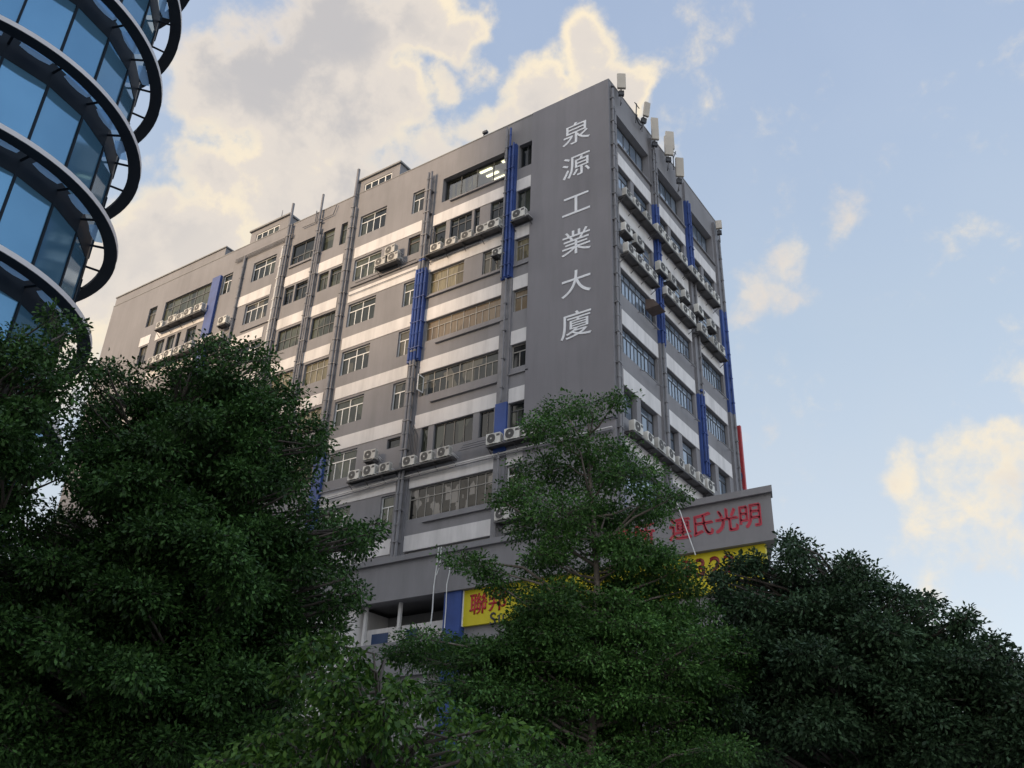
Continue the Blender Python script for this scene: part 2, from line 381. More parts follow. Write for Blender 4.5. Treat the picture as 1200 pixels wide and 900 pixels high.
# ------------------------------------------------------------------ mesh helpers
class MB:
    def __init__(s): s.v = []; s.f = []
    def quad(s, a, b, c, d):
        i = len(s.v); s.v += [tuple(a), tuple(b), tuple(c), tuple(d)]; s.f.append((i, i + 1, i + 2, i + 3))
    def box(s, x0, x1, y0, y1, z0, z1):
        i = len(s.v)
        s.v += [(x0, y0, z0), (x1, y0, z0), (x1, y1, z0), (x0, y1, z0), (x0, y0, z1), (x1, y0, z1), (x1, y1, z1), (x0, y1, z1)]
        s.f += [(i, i + 3, i + 2, i + 1), (i + 4, i + 5, i + 6, i + 7), (i, i + 1, i + 5, i + 4), (i + 1, i + 2, i + 6, i + 5), (i + 2, i + 3, i + 7, i + 6), (i + 3, i, i + 4, i + 7)]
    def obox(s, fr, u0, u1, d0, d1, z0, z1):
        """box in a facade frame: along u, out of the wall d, up z"""
        i = len(s.v)
        P = lambda u, d, z: fr(u, d, z)
        s.v += [P(u0, d1, z0), P(u1, d1, z0), P(u1, d0, z0), P(u0, d0, z0), P(u0, d1, z1), P(u1, d1, z1), P(u1, d0, z1), P(u0, d0, z1)]
        s.f += [(i, i + 3, i + 2, i + 1), (i + 4, i + 5, i + 6, i + 7), (i, i + 1, i + 5, i + 4), (i + 1, i + 2, i + 6, i + 5), (i + 2, i + 3, i + 7, i + 6), (i + 3, i, i + 4, i + 7)]
    def tube(s, pts, r, n=8, cap=True):
        pts = [Vector(p) for p in pts]
        rs = r if isinstance(r, (list, tuple)) else [r] * len(pts)
        base = len(s.v); up = Vector((0, 0, 1)); px = None
        for k, p in enumerate(pts):
            d = (pts[min(k + 1, len(pts) - 1)] - pts[max(k - 1, 0)]).normalized()
            if px is None:
                a = d.cross(up)
                if a.length < .05: a = d.cross(Vector((1, 0, 0)))
            else:
                a = px - d * px.dot(d)
            a.normalize(); b = d.cross(a); px = a
            for j in range(n):
                t = 2 * math.pi * j / n
                s.v.append(tuple(p + (a * math.cos(t) + b * math.sin(t)) * rs[k]))
        for k in range(len(pts) - 1):
            for j in range(n):
                s.f.append((base + k * n + j, base + k * n + (j + 1) % n, base + (k + 1) * n + (j + 1) % n, base + (k + 1) * n + j))
        if cap:
            s.f.append(tuple(base + j for j in range(n))[::-1])
            s.f.append(tuple(base + (len(pts) - 1) * n + j for j in range(n)))
    def build(s, name, m, parent=None, smooth=False, bevel=0.0, recalc=True):
        me = bpy.data.meshes.new(name); me.from_pydata(s.v, [], s.f)
        if recalc:
            bm = bmesh.new(); bm.from_mesh(me); bmesh.ops.recalc_face_normals(bm, faces=bm.faces); bm.to_mesh(me); bm.free()
        me.materials.append(m if not isinstance(m, str) else M[m])
        if smooth:
            for p in me.polygons: p.use_smooth = True
        o = bpy.data.objects.new(name, me); COL.objects.link(o)
        if parent: adopt(o, parent)
        if bevel:
            bv = o.modifiers.new('bevel', 'BEVEL'); bv.width = bevel; bv.segments = 2; bv.limit_method = 'ANGLE'
        return o
def world_mat(o):
    if o is None: return Matrix.Identity(4)
    m = world_mat(o.parent) @ o.matrix_parent_inverse if o.parent else Matrix.Identity(4)
    return m @ Matrix.Translation(o.location)
def adopt(o, parent):               # make o a part of parent without moving it
    o.parent = parent; o.matrix_parent_inverse = world_mat(parent).inverted()
def thing(name, label, cat, loc=(0, 0, 0), group=None):
    o = bpy.data.objects.new(name, None); COL.objects.link(o); o.location = loc
    o.empty_display_size = .3
    return tag(o, label, cat, group)
def tag(o, label=None, cat=None, group=None, kind=None):
    if label: o['label'] = label
    if cat: o['category'] = cat
    if group: o['group'] = group
    if kind: o['kind'] = kind
    return o
def copy_tree(o, parent=None):
    c = o.copy(); COL.objects.link(c)
    if parent: c.parent = parent
    for ch in list(o.children): copy_tree(ch, c)
    return c

def glyph_mesh(ch, w, h, depth=.03, offset=0.0):
    """outline of a character as a mesh: local x to the right, y up, centred, scaled to the box w x h em"""
    cu = bpy.data.curves.new('glyph', 'FONT'); cu.body = ch; cu.size = 1.0; cu.extrude = 0.0; cu.offset = offset
    cu.align_x = 'CENTER'
    ob = bpy.data.objects.new('glyph', cu); COL.objects.link(ob)
    dg = bpy.context.evaluated_depsgraph_get(); dg.update()
    me = bpy.data.meshes.new_from_object(ob.evaluated_get(dg))
    COL.objects.unlink(ob); bpy.data.objects.remove(ob); bpy.data.curves.remove(cu)
    return me
def glyph(name, ch, m, place, w, h, depth, parent, offset=0.0, label=None, bold=0.0):
    """place(x, y, d) -> world point; the character is w wide and h high per em"""
    me = glyph_mesh(ch, w, h, depth, offset)
    bm = bmesh.new(); bm.from_mesh(me)
    xs = [v.co.x for v in bm.verts]; ys = [v.co.y for v in bm.verts]
    cx, cy = (min(xs) + max(xs)) / 2, (min(ys) + max(ys)) / 2
    r = bmesh.ops.extrude_face_region(bm, geom=list(bm.faces))
    for el in r['geom']:
        if isinstance(el, bmesh.types.BMVert): el.co.z += 1.0
    for v in bm.verts:
        v.co = Vector(place((v.co.x - cx) * w, (v.co.y - cy) * h, depth if v.co.z > .5 else 0.0))
    bmesh.ops.recalc_face_normals(bm, faces=bm.faces)
    if bold:
        for k, (sx, sy) in enumerate(((bold, 0), (0, bold), (bold, bold))):
            g2 = bmesh.ops.duplicate(bm, geom=[f for f in bm.faces if f.index >= 0][:len(bm.faces) // (k + 1)])
            base = Vector(place(0, 0, 0)); dv = Vector(place(sx if k != 2 else 0, sy if k != 2 else bold, .002)) - base
            for el in g2['geom']:
                if isinstance(el, bmesh.types.BMVert): el.co += dv
            if k == 1: break
    bm.to_mesh(me); bm.free()
    me.materials.clear(); me.materials.append(M[m])
    o = bpy.data.objects.new(name, me); COL.objects.link(o)
    adopt(o, parent)
    if label: o['label'] = label
    return o

# ------------------------------------------------------------------ setting: ground
def struct(name, mb, m):
    return tag(mb.build(name, m), kind='structure')
g = MB(); g.quad((-1500, -1500, 0), (1500, -1500, 0), (1500, 1500, 0), (-1500, 1500, 0)); struct('ground', g, 'paving')
g = MB(); g.quad((-200, -14, .004), (200, -14, .004), (200, -3.2, .004), (-200, -3.2, .004)); struct('road', g, 'asphalt')
g = MB(); g.box(-200, 200, -3.2, 31.2, -.05, .13); struct('pavement', g, 'paving')
g = MB()
for i in range(-20, 20): g.quad((i * 6, -8.7, .008), (i * 6 + 3, -8.7, .008), (i * 6 + 3, -8.55, .008), (i * 6, -8.55, .008))
struct('road_markings', g, 'paint')

# ------------------------------------------------------------------ the industrial building
CX, CY = -18.399, 34.934             # the corner between the sign side and the end side
ROOF = 42.85
LW, RW = 47.0, 15.7
bld = thing('industrial_building', 'tall grey industrial building with white bands and white name on its corner', 'building', (CX, CY, 0))
def FL(u, d, z): return (CX + u, CY - d, z)          # sign side: u runs from -47 to 0 at the corner
def FR(u, d, z): return (CX + d, CY + u, z)          # end side: u runs from 0 at the corner to 15.7
ST = 3.486
def zb(k): return 37.25 - ST * (k - 2)               # underside of the white band over storey k, sign side
def zbr(k): return 37.07 - ST * (k - 2)

openings = {'L': [], 'R': []}
windows = []
def win(face, u0, u1, z0, z1, top, bot, split, frame, pane, bar=.06, rec=.16, label=None):
    openings[face].append((u0, u1, z0, z1))
    windows.append((face, u0, u1, z0, z1, top, bot, split, frame, pane, bar, rec, label))
T = lambda k: zb(k) - .03
# bay beside the sign wall
win('L', -6.17, -5.24, 38.95, 40.78, 2, 2, 0, 'frame_d', 'p_dark', rec=.3)
for k, b, fm, pm in ((2, 35.45, 'frame_d', 'p_green'), (3, 32.2, 'frame_g', 'p_curtain'), (4, 28.85, 'frame_g', 'p_tan'), (5, 25.35, 'frame_g', 'p_mix'), (6, 21.85, 'frame_d', 'p_dark'), (7, 18.1, 'frame_w', 'p_mix'), (8, 14.95, 'frame_d', 'p_dark')):
    win('L', -6.17, -5.24, b, T(k), 1, 2, .3 if k > 2 else 0, fm, pm)
# main bay
F1 = (-11.95, -7.02, 38.9, 40.8)
win('L', *F1, 4, 4, 0, 'frame_d', 'glass', bar=.07, rec=.35, label='dark framed top window with lit ceiling lamps')
for (a, b, c) in ((-12.4, -11.42, 1), (-11.1, -9.45, 3), (-9.28, -8.86, 1), (-8.07, -7.02, 2)):
    win('L', a, b, 35.4, T(2), c, c, .28, 'frame_d', 'p_dark')
win('L', -12.4, -9.8, 32.15, T(3), 2, 4, .42, 'frame_g', 'p_curtain')
win('L', -8.45, -7.02, 32.15, T(3), 2, 3, .3, 'frame_g', 'p_mix')
win('L', -12.35, -7.0, 28.87, T(4), 6, 12, .34, 'frame_g', 'p_tan', bar=.045, label='long steel window with a tan reflection painted in')
win('L', -12.35, -7.0, 25.3, T(5), 6, 12, .38, 'frame_g', 'p_mix', bar=.05)
for (a, b, c) in ((-11.97, -11.48, 1), (-11.1, -8.46, 4), (-8.06, -7.12, 2)):
    win('L', a, b, 21.78, T(6), c, c, .0, 'frame_d', 'p_green' if c == 1 else 'p_dark')
win('L', -12.45, -6.98, 18.06, T(7), 10, 10, .34, 'frame_g', 'p_store', bar=.05, label='wide grilled window full of stacked boxes')
win('L', -12.4, -7.0, 14.9, T(8), 6, 6, 0, 'frame_g', 'p_dark')
# bay M: large white window and a small one
for k in range(1, 9):
    t = 40.7 if k == 1 else zb(k) - .13
    if k < 8:
        win('L', -18.97, -16.65, t - 1.69, t, 2, 4, .32, 'frame_w', {1: 'p_dark', 2: 'p_green', 3: 'p_green', 4: 'p_mix', 5: 'p_green', 6: 'p_green', 7: 'p_green'}[k])
    if k == 2: win('L', -14.4, -13.45, 35.72, 37.1, 1, 1, .3, 'frame_b', 'p_green')
    elif k == 6: win('L', -14.4, -13.45, 22.55, 23.15, 1, 1, 0, 'frame_d', 'p_dark')
    elif k == 8: win('L', -14.55, -13.65, 14.95, 16.2, 1, 2, 0, 'frame_w', 'p_dark')
    else: win('L', -14.4, -13.45, t - 1.7, t + .03, 1, 2, .36, 'frame_w', 'p_green' if k in (3, 6, 7) else 'p_mix')
# bay H between the pipes
win('L', -25.4, -23.06, 39.05, 40.8, 2, 4, .6, 'frame_d', 'p_dark')
win('L', -22.42, -21.32, 39.1, 40.78, 1, 1, .25, 'frame_d', 'p_green')
win('L', -20.72, -20.14, 39.0, 40.8, 1, 1, .28, 'frame_d', 'p_green')
for (a, b, f_) in ((-25.45, -24.55, 'frame_d'), (-24.4, -23.2, 'frame_d'), (-22.2, -21.3, 'frame_d'), (-21.12, -20.1, 'frame_d')):
    win('L', a, b, 35.72, T(2) - .05, 1, 2, .25, f_, 'p_dark' if a < -23 else 'p_green')
for k in (3, 4, 5):
    for (a, b) in ((-25.35, -23.1), (-22.2, -20.1)):
        if k == 5 and a < -24: continue
        win('L', a, b, zb(k) - 1.75 + (.1 if k > 3 else 0), zb(k) - .1, 4, 4, .5 if k == 3 else .35, 'frame_d' if k == 3 else 'frame_g', 'p_green' if k == 3 else 'p_curtain', bar=.05)
win('L', -22.2, -20.1, 21.7, 23.1, 2, 2, .3, 'frame_d', 'p_curtain')
# bay I
for k in range(1, 6):
    t = 40.75 if k == 1 else zb(k) - .13
    win('L', -29.42, -27.02, t - 1.68, t, 2, 4, .32, 'frame_w', 'p_dark' if k in (1, 3) else 'p_mix')
win('L', -32.72, -31.68, 39.08, 40.85, 1, 2, .34, 'frame_w', 'p_dark')
# bay J
win('L', -39.5, -34.05, 38.9, 40.78, 6, 6, .36, 'frame_d', 'p_green')
win('L', -41.5, -40.5, 39.07, 40.83, 1, 2, .34, 'frame_d', 'p_mix')
for (a, b) in ((-39.45, -38.45), (-38.1, -37.2), (-36.95, -36.5), (-35.85, -34.75)):
    win('L', a, b, 35.7, T(2) - .05, 1, 2, .0, 'frame_d', 'p_dark')
win('L', -41.45, -40.5, 35.6, T(2), 1, 2, .0, 'frame_d', 'p_mix')
# end side
RB = [(.85, 4.92), (5.78, 9.72), (10.78, 14.5)]
for i, (a, b) in enumerate(RB):
    win('R', a, b, 38.75, 40.85, 5, 5, 0, 'frame_d', 'p_sky', bar=.08, rec=.45)
    mid = a + (b - a) * .42
    win('R', a + .05, mid - .2, 35.5, zbr(2) - .02, 1, 2, .3, 'frame_d', 'p_sky', rec=.22)
    win('R', mid + .2, b - .2, 35.5, zbr(2) - .02, 1, 3, .3, 'frame_d', 'p_sky', rec=.22)
    win('R', a + .05, b - .1, 31.7, zbr(3) - .02, 5, 5, .3, 'frame_g', 'p_sky', rec=.2)
    for k in (4, 5):
        win('R', a + .03, b - .05, zbr(k) - 1.62, zbr(k) - .02, 6, 10, .27, 'frame_d', 'p_sky', bar=.045, rec=.2)
    win('R', a + .02, mid - .35, 21.4, zbr(6) - .02, 1, 2, .28, 'frame_d', 'p_sky', rec=.3)
    win('R', mid + .1, b - .35, 21.4, zbr(6) - .02, 1, 3, .28, 'frame_d', 'p_sky', rec=.3)
    if i < 2:
        win('R', a + .05, b - .1, 17.7, zbr(7) - .35, 4, 4, .3, 'frame_d', 'p_sky', rec=.25)

def skin(mb, fr, u0, u1, z0, z1, ops, depth=.5):
    us = sorted({u0, u1, *[o[0] for o in ops], *[o[1] for o in ops]}); zs = sorted({z0, z1, *[o[2] for o in ops], *[o[3] for o in ops]})
    us = [u for u in us if u0 <= u <= u1]; zs = [z for z in zs if z0 <= z <= z1]
    for i in range(len(us) - 1):
        run = None
        for j in range(len(zs) - 1):
            cu, cz = (us[i] + us[i + 1]) / 2, (zs[j] + zs[j + 1]) / 2
            hole = any(o[0] < cu < o[1] and o[2] < cz < o[3] for o in ops)
            if not hole:
                if run is None: run = zs[j]
                if j == len(zs) - 2: mb.quad(fr(us[i], 0, run), fr(us[i + 1], 0, run), fr(us[i + 1], 0, zs[-1]), fr(us[i], 0, zs[-1]))
            elif run is not None:
                mb.quad(fr(us[i], 0, run), fr(us[i + 1], 0, run), fr(us[i + 1], 0, zs[j]), fr(us[i], 0, zs[j])); run = None
    for (a, b, c, d) in ops:       # reveals
        for (p, q) in (((a, c), (a, d)), ((b, c), (b, d)), ((a, c), (b, c)), ((a, d), (b, d))):
            mb.quad(fr(p[0], 0, p[1]), fr(q[0], 0, q[1]), fr(q[0], -depth, q[1]), fr(p[0], -depth, p[1]))
wall = MB()
skin(wall, FL, -LW, 0, 0, ROOF, openings['L'])
skin(wall, FR, 0, RW, 0, ROOF, openings['R'])
wall.quad(FL(-LW, 0, 0), FL(-LW, -RW, 0), FL(-LW, -RW, ROOF), FL(-LW, 0, ROOF))
wall.quad(FL(-LW, -RW, 0), FL(0, -RW, 0), FL(0, -RW, ROOF), FL(-LW, -RW, ROOF))
wall_o = wall.build('wall', 'wall', bld)
back = MB()      # dark linings behind the windows
back.quad(FL(-LW + .6, -.5, 1), FL(-.6, -.5, 1), FL(-.6, -.5, 38.4), FL(-LW + .6, -.5, 38.4))
back.quad(FR(.6, -.5, 1), FR(RW - .6, -.5, 1), FR(RW - .6, -.5, 42), FR(.6, -.5, 42))
back.build('inner_wall', 'reveal', bld)
rf = MB(); rf.box(CX - LW + .3, CX - .3, CY + .3, CY + RW - .3, ROOF - 1.2, ROOF - 1.0); rf.build('roof', 'conc', bld)
cp = MB()
cp.obox(FL, -LW, 0.02, -.28, .025, ROOF - .002, ROOF + .07); cp.obox(FR, .26, RW, -.28, .025, ROOF - .002, ROOF + .07)
cp.build('coping', 'conc', bld)
sw = MB(); sw.obox(FL, -5.18, 0.012, .0, .10, 13, ROOF - .003); sw.build('sign_wall', 'sign_wall', bld)
# raised block at the far end and the two stair heads on the roof
hb = MB(); hb.obox(FL, -LW, -33.3, -2.2, -.06, ROOF + .07, 43.72); hb.build('roof_block', 'wall', bld)
hb = MB(); hb.obox(FL, -LW - .03, -33.2, -2.3, .02, 43.722, 43.82); hb.build('coping', 'conc', bld)
for (a, b) in ((-19.64, -15.85), (-30.42, -26.38)):
    h = MB(); ops = [(a + .62, a + 3.1, 42.74, 43.52)]
    skin(h, lambda u, d, z: FL(u, d + .006, z), a, b, 42.2, 43.93, ops, .2)
    h.quad(FL(a, .006, ROOF), FL(a, -2.6, ROOF), FL(a, -2.6, 43.93), FL(a, .006, 43.93)); h.quad(FL(b, .006, ROOF), FL(b, -2.6, ROOF), FL(b, -2.6, 43.93), FL(b, .006, 43.93))
    h.quad(FL(a, -2.6, ROOF), FL(b, -2.6, ROOF), FL(b, -2.6, 43.93), FL(a, -2.6, 43.93)); h.quad(FL(a, .006, 43.9), FL(b, .006, 43.9), FL(b, -2.6, 43.9), FL(a, -2.6, 43.9))
    st = h.build('stair_head', 'wall', bld)
    c = MB(); c.obox(FL, a - .12, b + .12, -2.7, .14, 43.932, 44.06); c.build('coping', 'conc', st)
    windows.append(('L', *ops[0], 4, 4, 0, 'frame_w', 'p_dark', .09, .08, None))

# window frames and panes
random.seed(3)
for (face, u0, u1, z0, z1, top, bot, split, fm, pm, bar, rec, lab) in windows:
    fr = FL if face == 'L' else FR
    f = MB(); d0, d1 = -rec - .04, -rec + .04
    f.obox(fr, u0, u1, d0, d1, z0, z0 + bar); f.obox(fr, u0, u1, d0, d1, z1 - bar, z1)
    f.obox(fr, u0, u0 + bar, d0, d1, z0 + bar, z1 - bar); f.obox(fr, u1 - bar, u1, d0, d1, z0 + bar, z1 - bar)
    zs = z1 - (z1 - z0) * split
    if split: f.obox(fr, u0 + bar, u1 - bar, d0 + .005, d1 - .005, zs - bar / 2, zs + bar / 2)
    def bars(n, a, b):
        for i in range(1, n):
            u = u0 + (u1 - u0) * i / n
            f.obox(fr, u - bar * .42, u + bar * .42, d0 + .01, d1 - .01, a, b)
    if split:
        bars(top, zs + bar / 2, z1 - bar); bars(bot, z0 + bar, zs - bar / 2)
    else: bars(bot, z0 + bar, z1 - bar)
    fo = f.build('window', fm, bld)
    if lab: fo['label'] = lab
    p = MB(); p.quad(fr(u0 + .01, -rec, z0 + .01), fr(u1 - .01, -rec, z0 + .01), fr(u1 - .01, -rec, z1 - .01), fr(u0 + .01, -rec, z1 - .01))
    p.build('pane', pm, fo, recalc=False)
# the lit room behind the top window
rm = MB(); a, b, c, d = F1
rm.quad(FL(a - .5, -.5, 41.1), FL(b + .5, -.5, 41.1), FL(b + .5, -5, 41.1), FL(a - .5, -5, 41.1))
rm.quad(FL(a - .5, -5, 38.4), FL(b + .5, -5, 38.4), FL(b + .5, -5, 41.1), FL(a - .5, -5, 41.1))
rm.quad(FL(a - .5, -.5, 38.4), FL(a - .5, -5, 38.4), FL(a - .5, -5, 41.1), FL(a - .5, -.5, 41.1))
rm.quad(FL(b + .5, -.5, 38.4), FL(b + .5, -5, 38.4), FL(b + .5, -5, 41.1), FL(b + .5, -.5, 41.1))
rm.quad(FL(a - .5, -.5, 38.4), FL(b + .5, -.5, 38.4), FL(b + .5, -5, 38.4), FL(a - .5, -5, 38.4))
room = rm.build('lit_room', 'ceil', bld)
for (lu, ld) in ((-9.35, -1.0), (-9.2, -1.5), (-9.05, -2.0), (-7.6, -.9)):
    l = MB(); l.obox(FL, lu - .45, lu + .45, ld - .08, ld + .08, 41.03, 41.08); l.build('lamp', 'lamp', room)
cu = MB()
for i in range(5): cu.obox(FL, -11.7 + i * .42, -11.42 + i * .42, -.62 - .04 * (i % 2), -.58 - .04 * (i % 2), 38.9, 40.8)
cu.build('curtain', 'p_curtain', room)

# white bands
def band(fr, u0, u1, z0, z1):
    m = MB(); m.obox(fr, u0, u1, 0, .035, z0, z1); m.build('white_band', 'white', bld)
for k in range(2, 9):
    z0, z1 = zb(k), zb(k) + .84
    band(FL, -12.47, -6.96, z0, z1); band(FL, -6.22, -5.2, z0, z1)
    band(FL, -19.08, -13.38, z0 + .03, z1 + .03)
    if k <= 6: band(FL, -25.62, -20.1, z0 + .06, z1 + .03)
    if k <= 5: band(FL, -30.42, -26.98, z0 - .02, z1 - .03)
    if k <= 4: band(FL, -39.72, -33.9, z0 + .08, z1 + .03); band(FL, -41.7, -40.42, z0 + .08, z1 + .05)
for k in range(2, 8):
    dz = .0 if k < 7 else .15
    for (a, b) in RB:
        if k == 7 and a > 10: continue
        band(FR, a - .04, b + .04, zbr(k) + dz, zbr(k) + .88)

# ledges under windows
def ledge(fr, u0, u1, z, d=.14, h=.07, m='wall'):
    l = MB(); l.obox(fr, u0, u1, .001, d, z - h, z); l.build('ledge', m, bld)
ledge(FL, -11.2, -6.98, 38.72); ledge(FL, -12.45, -6.95, 31.95); ledge(FL, -11.45, -6.4, 28.55); ledge(FL, -11.45, -6.95, 24.78)
ledge(FL, -11.3, -6.5, 17.78); ledge(FL, -19.0, -13.4, 34.98, .1); ledge(FL, -29.4, -26.4, 34.9, .1); ledge(FL, -25.4, -23, 38.85, .1)
ledge(FL, -6.2, -5.2, 31.9, .1); ledge(FL, -6.3, -5.0, 25.0, .1)
for (a, b) in RB:
    ledge(FR, a, b + .1, 38.6, .12)
    for k in (4, 5):
        w = MB(); z = zbr(k) - 1.95
        w.tube([FR(a + 1.9, .02, z + .22), FR(a + 1.9, .3, z), FR(b - .3, .3, z), FR(b - .3, .02, z + .22)], .03, 6); w.build('drying_rail', 'pipe', bld)

# blue and grey pilaster strips
def strip(fr, u0, u1, z0, z1, d, m, name):
    s = MB(); s.obox(fr, u0, u1, .002, d, z0, z1); return s.build(name, m, bld)
strip(FL, -6.96, -6.24, 31.15, 40.85, .22, 'blue', 'blue_strip'); strip(FL, -6.94, -6.24, 14.0, 20.6, .10, 'pipe', 'pilaster')
strip(FL, -6.94, -6.24, 23.4, 31.14, .10, 'pipe', 'pilaster'); strip(FL, -6.96, -6.24, 20.61, 23.39, .14, 'blue', 'blue_strip')
strip(FL, -13.36, -12.48, 27.65, 33.95, .20, 'blue', 'blue_strip'); strip(FL, -13.2, -12.52, 14.0, 27.64, .12, 'pipe', 'pilaster')
strip(FL, -19.85, -19.1, 14.5, 23.35, .20, 'blue', 'blue_strip'); strip(FL, -33.75, -32.85, 32.0, 40.88, .2, 'blue', 'blue_strip')
for (u0, u1, zs) in ((5.02, 5.68, [(14, 27.6, 'pipe'), (27.61, 37.1, 'blue'), (37.11, 42.3, 'pipe')]), (9.9, 10.62, [(14, 21.7, 'pipe'), (21.71, 26.7, 'blue'), (26.71, 34.6, 'pipe'), (34.61, 40.8, 'blue'), (40.81, 42.3, 'wall')]), (14.75, 15.69, [(14, 27.6, 'pipe'), (27.61, 35.1, 'blue'), (35.11, 42.3, 'pipe')])):
    for (z0, z1, m) in zs:
        strip(FR, u0, u1, z0, z1, .16, m, 'blue_strip' if m == 'blue' else 'pilaster')
strip(FR, .25, .62, 14.5, 20.1, .1, 'blue', 'blue_strip')

# pipes
def pipe(fr, u, d, z0, z1, r=.07, m='pipe', br=True):
    p = MB(); p.tube([fr(u, d, z0), fr(u, d, z1)], r, 8)
    if br:
        z = z0 + .8
        while z < z1 - .3:
            if z < 42.5:
                p.obox(fr, u - r - .03, u + r + .03, .0, d + r + .015, z - .03, z + .03)
                p.tube([fr(u, d, z + .9), fr(u, d, z + 1.02)], r * 1.28, 8)
            z += 1.743
    return p.build('drainpipe', m, bld, smooth=False)
for u in (-6.86, -6.62, -6.36): pipe(FL, u, .30, 31.2, 40.9 if u > -6.5 else 42.2, .06, 'blue' if u > -6.7 else 'pipe')
pipe(FL, -7.05, .14, 39.9, 42.6, .06); pipe(FL, -6.55, .22, 23.45, 31.1, .055); pipe(FL, -6.55, .22, 14.2, 20.55, .055)
for u in (-12.95, -12.72):
    pipe(FL, u, .30, 14.3, 27.64, .085); pipe(FL, u, .30, 27.65, 34.0, .085, 'blue'); pipe(FL, u, .30, 34.01, 41.55, .085)
pipe(FL, -12.5, .26, 27.7, 34.0, .07, 'blue'); pipe(FL, -13.12, .34, 27.7, 34.0, .07, 'blue')
pipe(FL, -19.62, .18, 23.4, 45.0, .11); pipe(FL, -19.4, .14, 23.4, 41.6, .06)
pipe(FL, -22.88, .18, 28.0, 44.2, .085); pipe(FL, -22.68, .16, 26.0, 41.2, .07); pipe(FL, -22.5, .16, 26.0, 40.5, .07)
pipe(FL, -25.98, .18, 20.0, 44.7, .10); pipe(FL, -25.75, .16, 20.0, 42.7, .07); pipe(FL, -26.32, .10, 20.0, 40.9, .10, 'pale_pipe')
pipe(FL, -30.45, .12, 32.0, 41.7, .09); pipe(FL, -23.4, .1, 42.0, 43.0, .04)
pipe(FR, .16, .14, 14.5, 42.2, .075); pipe(FR, .42, .12, 14.5, 41.0, .05)
for (u, z0, z1, m) in ((5.15, 27.6, 37.1, 'blue'), (5.42, 27.6, 37.1, 'blue'), (5.15, 37.11, 41.8, 'pipe'), (5.45, 37.11, 41.5, 'pipe'), (10.05, 34.6, 40.8, 'blue'), (10.35, 34.6, 40.8, 'blue'), (10.35, 26.7, 34.59, 'pipe'), (10.1, 21.7, 26.7, 'blue'), (10.4, 21.7, 26.7, 'blue'), (5.2, 14.5, 27.59, 'pipe'), (15.2, 14.5, 27.59, 'pipe'), (15.2, 27.6, 35.1, 'blue'), (15.2, 35.11, 41, 'pipe')):
    pipe(FR, u, .25, z0, z1, .065, m)
# horizontal pipes
def hpipe(fr, pts, r, m='pipe'):
    p = MB(); p.tube([fr(*q) for q in pts], r, 7); return p.build('horizontal_pipe', m, bld)
for dz in (0, .12, .24): hpipe(FL, [(-31.5, .12, 41.55 + dz), (-25.5, .12, 41.55 + dz)], .035)
hpipe(FL, [(-24.6, .12, 42.0), (-21.6, .12, 41.95), (-21.4, .12, 42.7)], .035)
for dz in (0, .14, .28): hpipe(FL, [(-8.9 + dz, .5, 21.05 + dz * .9), (-6.9, .5, 21.05 + dz * .9)], .03)
for dz in (0, .13): hpipe(FL, [(-19.0, .22, 20.2 + dz), (-13.6, .22, 20.35 + dz), (-5.2, .22, 20.35 + dz), (-.1, .24, 20.3 + dz)], .04, 'pale_pipe' if dz else 'pipe')
hpipe(FL, [(-19.1, .2, 20.75), (-13.3, .2, 20.75)], .06); hpipe(FL, [(-5, .2, 20.9), (-.05, .2, 20.95), (.1, .05, 20.9)], .04, 'dark'); hpipe(FL, [(-4.2, .2, 21.7), (-.05, .2, 22.1)], .03, 'dark')
hpipe(FL, [(-18.5, .12, 35.1), (-13.5, .12, 35.1)], .03, 'dark'); hpipe(FL, [(-19, .1, 34.3), (-13.5, .1, 34.35)], .025); hpipe(FL, [(-12.4, .1, 34.45), (-8.7, .1, 34.45), (-8.7, .1, 34.9)], .025)
hpipe(FL, [(-18.4, .1, 17.4), (-13.5, .1, 17.4)], .03)
# a bundle of cables hanging by the third pilaster, sign side
for (uu, z0, zt, z1) in ((-12.4, 21.2, 23.4, 21.5), (-12.3, 21.1, 23.2, 21.2), (-12.2, 21.0, 23.0, 21.2), (-12.35, 35.0, 36.8, 35.2), (-12.2, 35.0, 36.6, 35.2)):
    hpipe(FL, [(uu, .3, z0), (uu, .3, zt - .25), (uu + .12, .3, zt), (uu + .25, .3, zt - .25), (uu + .25, .3, z1)], .025, 'dark')

# racks that carry the air conditioners
def rack(fr, u0, u1, z, d=.60, deep=.35):
    r = MB()
    r.obox(fr, u0, u1, .10, d - .06, z - .045, z - .02)
    for dd in (.08, d - .055): r.obox(fr, u0, u1, dd, dd + .05, z - .11, z - .046)
    n = max(2, int((u1 - u0) / 1.1) + 1)
    for i in range(n):
        u = u0 + .06 + (u1 - u0 - .12) * i / (n - 1)
        r.obox(fr, u - .03, u + .03, .131, d - .056, z - .12, z - .047)
        r.tube([fr(u, .02, z - deep - .1), fr(u, d - .1, z - .12)], .022, 5)
    return r.build('air_conditioner_rack', 'rack', bld)
rack(FL, -12.4, -6.98, 34.72); rack(FL, -6.2, -4.95, 34.72); rack(FL, -16.5, -14.7, 35.3); rack(FL, -15.75, -15.1, 35.97, .58, .2)
rack(FL, -7.45, -6.98, 32.8, .6, .2)
rack(FL, -16.6, -9.3, 20.88); rack(FL, -7.1, -3.9, 20.9); rack(FL, -15.5, -14.8, 21.9, .58, .2)
rack(FL, -6.4, -4.6, 16.78); rack(FL, -15.6, -14.9, 15.78)
rack(FL, -39.2, -33.8, 37.9); rack(FL, -33.6, -30.7, 34.6); rack(FL, -31.5, -30.6, 35.8, .58, .2); rack(FL, -39.3, -33.8, 34.7)
for (a, b) in ((.8, 4.4), (4.6, 9.0), (9.2, 13.6)): rack(FR, a - .2, b - .05, 34.58)
